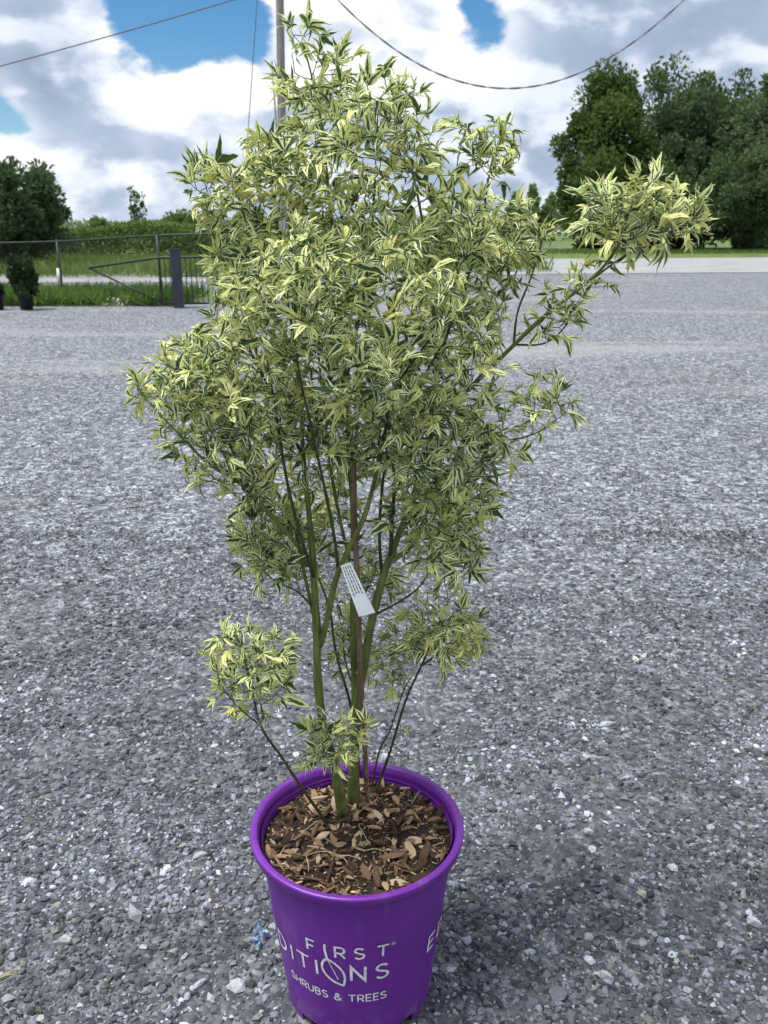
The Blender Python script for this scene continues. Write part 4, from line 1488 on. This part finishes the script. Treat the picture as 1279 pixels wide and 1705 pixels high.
# the 300 leaves that show largest: nearest leaf in each small window of view
cells = {}
for i, (m4, vi, c, sc) in enumerate(mats):
    d = c - cam_p
    zc = d.y * math.cos(PITCH) - d.z * math.sin(PITCH)
    u = 639.5 + FPX * d.x / zc
    v = 852.5 - FPX * (d.y * math.sin(PITCH) + d.z * math.cos(PITCH)) / zc
    key = (int(u // 32), int(v // 32))
    if key not in cells or cells[key][0] > zc:
        cells[key] = (zc, i, sc)
front = sorted(cells.values(), key=lambda t: t[0] / t[2])[:300]
front = {i for _, i, _ in front}
for i in sorted(front):
    m4, vi, c, sc = mats[i]
    o = mpart('leaf', VMESH[vi])
    o.matrix_basis = m4
fv, ff, fa, base = [], [], [], 0
for i, (m4, vi, c, sc) in enumerate(mats):
    if i in front:
        continue
    V, F, A = VAR[vi]
    mm = np.array(m4)
    fv.append(V @ mm[:3, :3].T + mm[:3, 3])
    ff.append(F + base)
    fa.append(A)
    base += len(V)
me = np_mesh('foliage', np.concatenate(fv), np.concatenate(ff), True, M['leaf'])
set_attr(me, 'luv', np.concatenate(fa), 'FLOAT_VECTOR')
mpart('foliage', me, 'stuff')
print('LEAVES', len(mats), 'tips', len(tips))

# ------------------------------------------------------------------ stake, tag, ties, litter
sp = [at(px, py, Y0 + dy) for px, py, dy in [(613, 1330, -.02), (607, 1240, -.02), (602, 1150, -.02), (598, 1050, -.015), (594, 940, -.01), (590, 850, .0), (590, 740, .02), (600, 620, .03)]]
sp[0] = on_ground(613, 1335, MZ + .006)
sp[0].z = MZ - .01
stake = tag(empty('bamboo_stake', sp[0]), 'thin brown bamboo stake standing among the maple stems', 'stake')
pth = spline([tuple(p - sp[0]) for p in sp], 40)
cane = obj('cane', MB().tube(pth, .0052, 10).mesh('cane', True, M['stake']), stake)
for k in (6, 14, 22, 30):
    a, b = Vector(pth[k]), Vector(pth[k + 1])
    d = (b - a).normalized() * .003
    obj('joint', MB().tube([a - d, a, a + d], [.0053, .0063, .0053], 10).mesh('joint', True, M['stake']), cane)

tagroot = tag(empty('plant_tag', at(590, 935, Y0 - .09)), 'white paper plant tag hanging from the maple stem', 'tag')
quad = [at(567, 942, Y0 - .092), at(584, 936, Y0 - .090), at(625, 1020, Y0 - .112), at(598, 1027, Y0 - .115)]
o_ = tagroot.location


def tag_pt(u, v, lift=0.0):
    a = quad[0].lerp(quad[1], u)
    b = quad[3].lerp(quad[2], u)
    p = a.lerp(b, v)
    nrm = (quad[1] - quad[0]).cross(quad[3] - quad[0]).normalized()
    if nrm.y > 0:
        nrm = -nrm
    return p + nrm * (.005 * math.sin(v * math.pi) + lift) - o_


mb = MB()
n = 10
for lf in (0, -.0005):
    for i in range(n + 1):
        mb.v += [tuple(tag_pt(0, i / n, lf)), tuple(tag_pt(1, i / n, lf))]
for i in range(n):
    b = 2 * i
    mb.f.append((b, b + 1, b + 3, b + 2))
    b += 2 * (n + 1)
    mb.f.append((b + 2, b + 3, b + 1, b))
strip = obj('strip', mb.mesh('strip', True, M['paper']), tagroot)
mb = MB()
for c in range(4):
    u0 = .16 + c * .2
    v = .04
    while v < .56:
        L = random.uniform(.03, .075)
        b = len(mb.v)
        for uu, v_ in ((u0, v), (u0 + .075, v), (u0 + .075, v + L), (u0, v + L)):
            mb.v.append(tuple(tag_pt(uu, v_, .0006)))
        mb.f.append((b, b + 1, b + 2, b + 3))
        v += L + random.uniform(.008, .02)
obj('print', mb.mesh('print', False, M['ink']), strip)['kind'] = 'stuff'
# loop of the tag round the stem
lc = at(594, 928, Y0 + .036) - o_
mb = MB()
for z in (-.016, .018):
    for k in range(24):
        a = 2 * math.pi * k / 24
        mb.v.append((lc.x + .0118 * math.cos(a), lc.y + .0118 * math.sin(a), lc.z + z + .003 * math.cos(a)))
for k in range(24):
    k2 = (k + 1) % 24
    mb.f.append((k, k2, 24 + k2, 24 + k))
loop = obj('loop', mb.mesh('loop', True, M['paper']), tagroot)
mb = MB()
for z in (-.0012, .0030):
    for k in range(24):
        a = 2 * math.pi * k / 24
        mb.v.append((lc.x + .0122 * math.cos(a), lc.y + .0122 * math.sin(a), lc.z + z + .004 * math.cos(a)))
for k in range(24):
    k2 = (k + 1) % 24
    mb.f.append((k, k2, 24 + k2, 24 + k))
obj('black_band', mb.mesh('black_band', True, M['band']), loop)
tp = at(619, 634, Y0 - .10)
mb = MB()
mb.tube([tp + Vector((.007 * math.cos(a), .007 * math.sin(a), .002 * math.sin(2 * a))) for a in np.linspace(0, 6.2, 14)], .0028, 6)
mb.tube([tp + Vector((.005, -.006, 0)), tp + Vector((.008, -.010, -.012)), tp + Vector((.006, -.012, -.022))], [.003, .0035, .002], 6)
tag(mb.build('plant_tie', M['teal'], None, True), 'small teal tie knotted inside the maple crown', 'tie')

for j, (px, py, lab) in enumerate([(18, 1640, 'wisp of dry straw lying on gravel at lower left')]):
    c = on_ground(px, py)
    mb = MB()
    for k in range(9):
        a = R_(20) + g5.normal() * .25
        L = g5.uniform(.04, .08)
        o2 = c + Vector((g5.normal() * .012 - .03, g5.normal() * .008, .014))
        mb.tube([o2, o2 + Vector((math.cos(a) * L * .5, math.sin(a) * L * .5, .008)), o2 + Vector((math.cos(a + .3) * L, math.sin(a + .3) * L, .002))], [.0008, .0007, .0003], 4)
    tag(mb.build('straw_wisp', M['straw'], None, True), lab, 'straw')
c = on_ground(432, 1566)
mb = MB()
for k in range(16):
    b = len(mb.v)
    p = c + Vector((g5.normal() * .008, g5.normal() * .012, .012 + abs(g5.normal()) * .004))
    for q in range(4):
        mb.v.append(tuple(p + Vector(g5.normal(size=3) * .005)))
    mb.f.append((b, b + 1, b + 2, b + 3))
tag(mb.build('film_scrap', M['bluefilm']), 'torn scrap of pale blue film on gravel beside the pot', 'litter')
